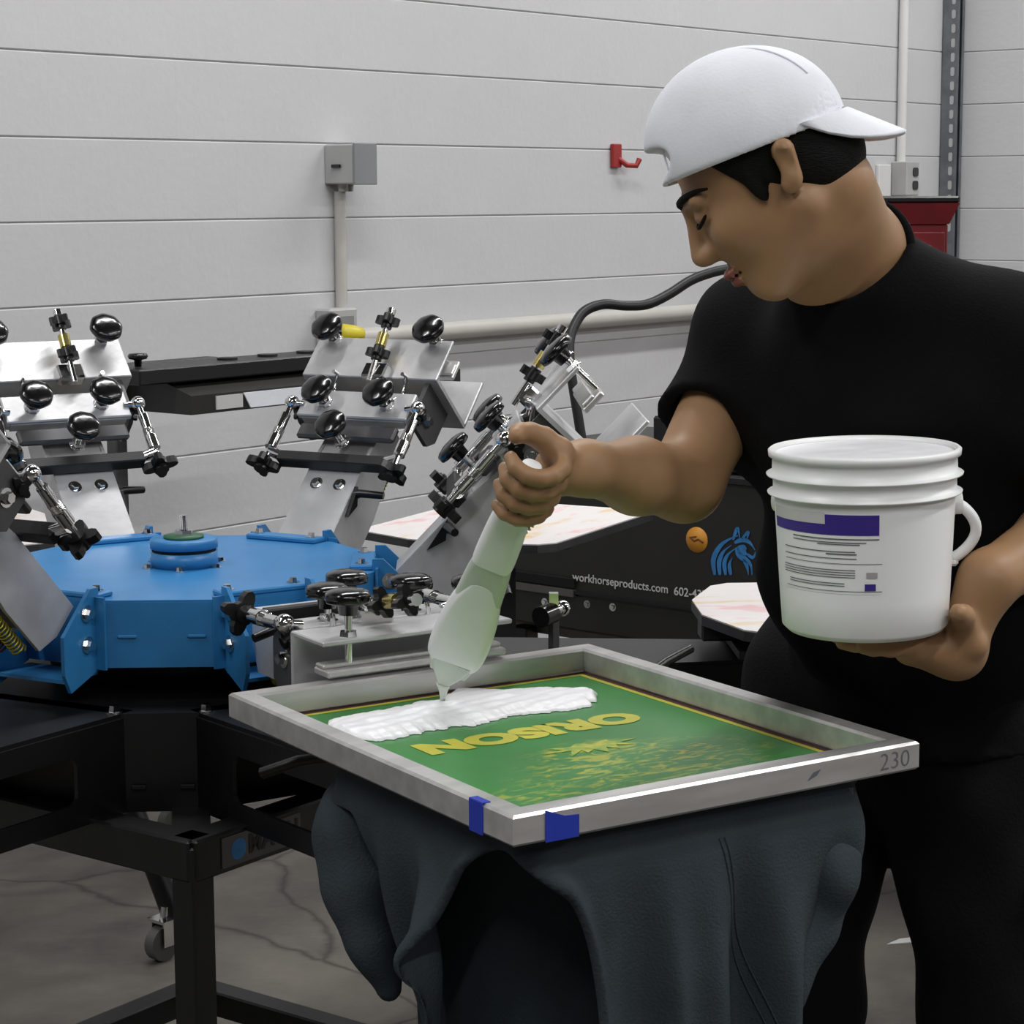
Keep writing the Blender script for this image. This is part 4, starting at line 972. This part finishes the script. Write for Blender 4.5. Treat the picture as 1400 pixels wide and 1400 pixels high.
tag(body, 'person in white backwards cap and black T-shirt holding an ink bucket and spatula', 'person')
me.materials.append(M_lip); me.materials.append(M_eye); me.materials.append(M_hair)
# paint lips, eyes and brows by place on the face
ce = np.zeros(len(me.polygons)*3); me.polygons.foreach_get('center', ce); ce = ce.reshape(-1, 3)
q = (ce-HCEN)@HM/HSC; mi = np.zeros(len(ce), np.int32); ay = np.abs(q[:, 1])
near_face = (q[:, 0] > .05) & (np.abs(q[:, 2]) < .13) & (ay < .06)
mi[near_face & (q[:, 2] < -.060) & (q[:, 2] > -.085) & (ay < .021) & (q[:, 0] > .09)] = 1
me.polygons.foreach_set('material_index', mi)
# hair under the cap
hf = Field(HCEN-.17, HCEN+.17, .004)
hf.ell(hw(-.010, 0, .032), V(.098, .081, .090)*HSC, HM, .01); hf.ell(hw(-.048, 0, -.02), V(.060, .067, .055)*HSC, HM, .02)
hf.plane_cut(hw(.05, 0, .055), HM@V(.9, 0, -.42)); hf.plane_cut(hw(-.05, 0, -.062), HM@V(.15, 0, -1))
for s_ in (-1, 1):
    hf.ell(hw(-.022, s_*.09, -.012), V(.026, .02, .030)*HSC, HM, .006, 'sub'); hf.ell(hw(.035, s_*.08, -.05), V(.045, .035, .055)*HSC, HM, .006, 'sub')
    hf.ell(hw(.014, s_*.070, .0), V(.010, .0085, .030)*HSC, HM, .006)
for s_ in (-1, 1): MB().tube(curve([hw(.0905, s_*.018, -.003), hw(.0925, s_*.028, -.0065), hw(.0885, s_*.040, -.0065), hw(.0765, s_*.051, -.001)], 12), [.0012]+[.0021]*10+[.001], n=8).build('eyelash', M_hair, body)
hair = link('hair', hf.mesh('hair'), M_hair, body)
for s_ in (-1, 1): MB().tube(curve([hw(.0945, s_*.015, .021), hw(.0935, s_*.029, .0265), hw(.0835, s_*.046, .0275), hw(.069, s_*.0565, .025), hw(.058, s_*.0625, .020)], 16), [.0026+.0016*math.sin(PI*min(1, k/11)) if k < 11 else .0026-.0003*(k-11) for k in range(16)], n=8).build('eyebrow', M_hair, body)
# cap: crown with panels, strap and a curved visor at the back
cf = Field(HCEN-.19, HCEN+.19, .0032)
CPP = hw(.088, 0, .050); CPN = HM@unit(V(.30, 0, -1.))
cf.ell(hw(-.008, 0, .034), V(.105, .089, .100)*HSC, HM, .01); cf.ell(hw(.016, 0, .054), V(.086, .080, .082)*HSC, HM, .03)
cf.plane_cut(CPP, CPN)
cf.ell(hw(-.008, 0, .030), V(.0995, .0835, .094)*HSC, HM, .003, 'sub')
hol_c = hw(.092, .01, .074); cf.ell(hol_c, V(.036, .066, .019)*HSC, HM, .006, 'sub')
cap = link('baseball_cap', cf.mesh('baseball_cap'), M_cap, body)
m = MB()
for k in range(6):
    th = PI/6+k*PI/3; P = []
    for i in range(15):
        ph = .12+i/14*1.25; d_ = V(math.cos(th)*math.sin(ph), math.sin(th)*math.sin(ph), math.cos(ph)); P.append(hw(-.008+d_[0]*.1060, d_[1]*.0900, .034+d_[2]*.1010))
    P = [p for p in P if (p-CPP)@CPN < -.004]
    if len(P) > 3: m.tube(P, .0011, n=5)
m.build('panel_seams', M_cap, cap)
MB().sphere(hw(-.013, 0, .146), .008, sc=(1, 1, .6)).build('top_button', M_cap, cap) if False else None
m = MB(); q_ = hw(.0, 0, .135); m.lathe([(.001, .005), (.006, .004), (.0075, 0)], q_, upv, n=16); m.build('top_button', M_cap, cap)
# visor (bill) pointing backwards and down
nV = 16; G = []; bdir = unit(V(.93, .05, -.36))
for i in range(nV+1):
    u = i/nV; row = []
    for j in range(nV+1):
        v = j/nV*2-1
        ang = v*1.08
        base = hw(-.008-.1015*math.cos(ang), .0865*math.sin(ang), 0)
        base = base - CPN*((base-CPP)@CPN)       # onto the band plane
        ln = .066*(1-abs(v)**2.6)+.002
        row.append(base+bdir*ln*u-CPN*.009-np.array([0, 0, 1.])*(.36*ln*v*v*u))
    G.append(row)
vis = MB().grid(G).build('visor', M_cap, cap); sd = vis.modifiers.new('thick', 'SOLIDIFY'); sd.thickness = .0045; sd.offset = 0
# T-shirt
T = Field(V(.12, 2.12, .74), V(.86, 2.95, 1.50), .0062)
side = unit(LSH-RSH)
rs_e = RSH*.36+REL*.64; ls_e = LSH*.25+LEL*.75
T.caps(RSH, rs_e, .074, .070, .03); T.caps(LSH, ls_e, .085, .082, .04)
T.plane_cut(rs_e, REL-RSH); T.plane_cut(ls_e, LEL-LSH, ls_e-.14, ls_e+.14)
T.caps(rs_e-(REL-RSH)*.02, rs_e+(REL-RSH)*.2, .051, .055, .004, 'sub'); T.caps(ls_e-(LEL-LSH)*.02, ls_e+(LEL-LSH)*.2, .066, .070, .004, 'sub')
T.caps(RSH+side*.045, LSH-side*.045, .082, .082, .06); T.caps(CHEST-side*.04, CHEST+side*.06, .138, .148, .06)
mid2 = PELV*.5+CHEST*.5
T.caps(mid2-side*.04, mid2+side*.07, .134, .152, .08); low = PELV+V(.0, 0, -.05); T.caps(low-side*.055, low+side*.07, .136, .150, .08)
T.caps(NECK+V(.005, .0, -.045), CHEST, .085, .14, .05)
T.caps(NECK+V(.02, .02, -.035), LSH+V(0, 0, .01), .066, .07, .05); T.plane_cut(V(0, 0, .80), V(.05, 0, -1))
# neckline
ncd = unit(hw(-.03, 0, -.07)-NECK); T.caps(NECK-ncd*.0, NECK+ncd*.13, .058, .085, .012, 'sub')
T.noise(.0035, lambda X, Y, Z: np.sin(X*31+Z*23+1)*np.sin(Z*19-Y*27)+.6*np.sin(Z*47+X*20))
shirt = link('t_shirt', T.mesh('t_shirt'), M_shirt, body)
nk = [NECK+ncd*.012+(lambda u, v: u*math.cos(a_)*.068+v*math.sin(a_)*.066)(*basis(ncd)[:2]) for a_ in np.linspace(0, 2*PI, 40)]
MB().tube(nk, .006, n=8).build('collar', M_shirt, shirt)
# trousers
Q = Field(V(.16, 2.38, .02), V(.84, 2.95, 1.02), .0068)
Q.caps(PELV-side*.02+V(.012, 0, .0), PELV+side*.06, .128, .138, .06); Q.caps(RHP, LHP, .104, .118, .05)
Q.chain([RHP, RKN, RAN+V(0, 0, .0)], [.105, .092, .085], .03); Q.chain([LHP, LKN, LAN], [.125, .10, .09], .03)
Q.plane_cut(V(0, 0, .055), V(0, 0, -1))
Q.noise(.004, lambda X, Y, Z: np.sin(Z*38+X*14)*np.sin(X*30+Y*22)+.8*np.sin(Z*21-X*26+2))
pants = link('trousers', Q.mesh('trousers'), M_pants, body)
m = MB(); cpk = V(.655, 2.485, .60); m.box(cpk, (.10, .03, .13), rotz(.35), bev=.008); m.box(cpk+V(0, -.004, .06), (.108, .034, .035), rotz(.35), bev=.008); m.build('cargo_pocket', M_pants, pants)
for a in (RAN, LAN):
    s_ = Field(V(a[0]-.3, a[1]-.3, 0), V(a[0]+.2, a[1]+.2, .16), .005); s_.caps(V(a[0]+.02, a[1]+.02, .045), V(a[0]-.13, a[1]-.12, .04), .048, .042, .02); s_.caps(V(a[0], a[1], .05), V(a[0], a[1], .10), .05, .05, .02); s_.plane_cut(V(0, 0, .004), V(0, 0, -1))
    link('shoe', s_.mesh('shoe'), M_shoe, body)

# ================================================================== INK BUCKET
bk = thing('ink_bucket', 'white plastic ink bucket with a purple label held above the screen', 'bucket', BK)
bk.rotation_euler = (.01, -.022, 0)
r0, r1, bh = .0865, .0965, .192
rad = lambda z: r0+(r1-r0)*z/bh
prof = [(.001, .003), (r0-.012, .003), (r0-.006, 0), (r0, .006)]+[(rad(z), z) for z in (.04, .08, .12, .142)]
for zc_ in (.146, .165):
    prof += [(rad(zc_), zc_-.002), (rad(zc_)+.0065, zc_-.0012), (rad(zc_)+.007, zc_+.0005), (rad(zc_)+.001, zc_+.003)]
prof += [(r1-.001, .183), (r1+.003, .184), (r1+.0035, .190), (r1+.001, .192), (r1-.002, .191), (r1-.003, .186), (r1-.004, .12)]
MB().lathe(prof, n=64).build('pail', M_bucket, bk)
G = []
for j in range(13):
    rr = (r1-.0035)*j/12+1e-4; G.append([(rr*math.cos(2*PI*i/48), rr*math.sin(2*PI*i/48), .187+.004*(fbm(rr*60*math.cos(2*PI*i/48)+9, rr*60*math.sin(2*PI*i/48)+9)-.3)*(1-(j/12)**4)) for i in range(49)])
MB().grid(G).build('ink_fill', M_ink, bk)
def lab(th0, th1, z0, z1, m, nm, off=.0006, par=bk, n=14):
    G = [[((rad(z)+off)*math.sin(math.radians(th0+(th1-th0)*i/n)), -(rad(z)+off)*math.cos(math.radians(th0+(th1-th0)*i/n)), z) for i in range(n+1)] for z in (z0, (z0+z1)/2, z1)]
    return MB().grid(G).build(nm, m, par)
ph = -math.degrees(math.atan2(BK[0], BK[1]))
lb = lab(-84+ph*0, 2, .052, .134, M_bucket, 'paper_label', .0004)
lab(-84, 0, .113, .134, M_purple, 'purple_band', .0009)
lab(-84, -34, .124, .136, M_label, 'logo_panel', .0012)
for z, a0_, a1_, hh in ((.109, -60, 0, .0011), (.1055, -60, -8, .0009), (.1035, -40, -12, .0009), (.096, -70, -15, .0009), (.0935, -34, -14, .0012), (.089, -70, -14, .0008), (.0835, -70, 2, .0006), (.077, -72, -15, .0008), (.0745, -72, -15, .0008), (.072, -72, -15, .0008), (.0695, -72, -15, .0008), (.063, -66, -22, .0008), (.0605, -66, -22, .0008), (.055, -70, 2, .0006)):
    lab(a0_, a1_, z-hh/2, z+hh/2, M_textd, 'text_line', .0011)
lab(-9, -2, .056, .063, M_purple, 'hazard_mark', .0012); lab(-8, -1, .069, .075, M_greypl, 'hazard_mark', .0012)
# ears and bail handle
for th in (0., 2.6):
    d_ = V(math.cos(th), math.sin(th), 0); MB().cyl(d_*(rad(.13)-.002)+V(0, 0, .13), d_*(rad(.13)+.008)+V(0, 0, .13), .012).build('handle_lug', M_bucket, bk)
P = []
for i in range(25):
    th = .12+2.4*i/24; P.append(V(1.12*rad(.11)*math.cos(th), 1.12*rad(.11)*math.sin(th), .13-.07*math.sin(PI*i/24)))
MB().tube(P, .003, n=8).build('bail', M_bucket, bk)
P = [V(rad(.13)+.006+.022*math.sin(PI*i/16)**.8, .01+.02*i/16, .128-.062*i/16) for i in range(17)]
m = MB(); m.tube(P, [.006+.0*i for i in range(17)], n=10); m.box(P[-1]+V(-.006, 0, -.004), (.022, .012, .009), bev=.003); m.build('grip', M_bucket, bk)

# ================================================================== SPATULA with dripping ink
vd = unit(HND-CAM); sw = unit(np.cross(SA, vd)); snn = np.cross(SA, sw)
spt = thing('ink_spatula', 'white plastic ink spatula loaded with ink, held over the screen', 'spatula', (0, 0, 0))
def section(al, w_, t_): return [HND+SA*al+sw*p[0]+snn*p[1] for p in rrect(w_, t_, min(w_, t_)*.45, 4)]
def loft(secs):
    m = MB(); n = len(secs[0]); m.add([p for s_ in secs for p in s_], [(j*n+i, j*n+(i+1) % n, (j+1)*n+(i+1) % n, (j+1)*n+i) for j in range(len(secs)-1) for i in range(n)], True)
    m.add(secs[0], [tuple(range(n))[::-1]]); m.add(secs[-1], [tuple(range(n))]); return m
loft([section(.028, .020, .016), section(.024, .027, .022), section(-.036, .030, .025), section(-.05, .040, .026), section(-.06, .044, .026), section(-.128, .049, .024), section(-.133, .045, .022)]).build('handle', M_bucket, spt).modifiers.new('sub', 'SUBSURF')
loft([section(-.133, .046, .020), section(-.145, .050, .018), section(-.19, .054, .016), section(-.225, .060, .014), section(-.265, .064, .012), section(-.29, .062, .010), section(-.31, .054, .006), section(-SL+.03, .044, .004)]).build('blade', M_spat, spt).modifiers.new('sub', 'SUBSURF')
inkp = [(-.165, .036, .019), (-.19, .056, .021), (-.225, .066, .022), (-.262, .070, .023), (-.285, .069, .022), (-.300, .064, .016), (-.308, .052, .009)]
secs = [[HND+SA*(al+.004*math.sin(k*1.7+i*.9))+sw*p[0]+snn*p[1] for k, p in enumerate(rrect(w_, t_, min(w_, t_)*.48, 4))] for i, (al, w_, t_) in enumerate(inkp)]
loft(secs).build('ink_load', M_ink, spt).modifiers.new('sub', 'SUBSURF')
end = atz(605, 957, MZ+.006); t0 = HND-SA*(SL-.035)
m = loft([section(-SL+.055, .052, .014), section(-SL+.035, .040, .012), section(-SL+.012, .016, .009)]); e0 = HND-SA*(SL-.012)
m.tube([e0, e0*.7+end*.3+V(0, 0, -.004), e0*.3+end*.7+V(0, 0, -.004), end], [.009, .005, .0035, .004], n=10); m.build('ink_drip', M_spat, spt)

# slivers of paper on the floor
pp = atz(1213, 1290, 0.003); o = MB().prism([(0, 0), (.05, .01), (.06, .04), (.03, .03)], (pp[0], pp[1], 0.0005), (1, 0, 0), (0, 1, 0), (0, 0, .002)).build('paper_scrap', M_label); tag(o, 'torn white paper scrap lying on the concrete floor between the legs', 'paper')
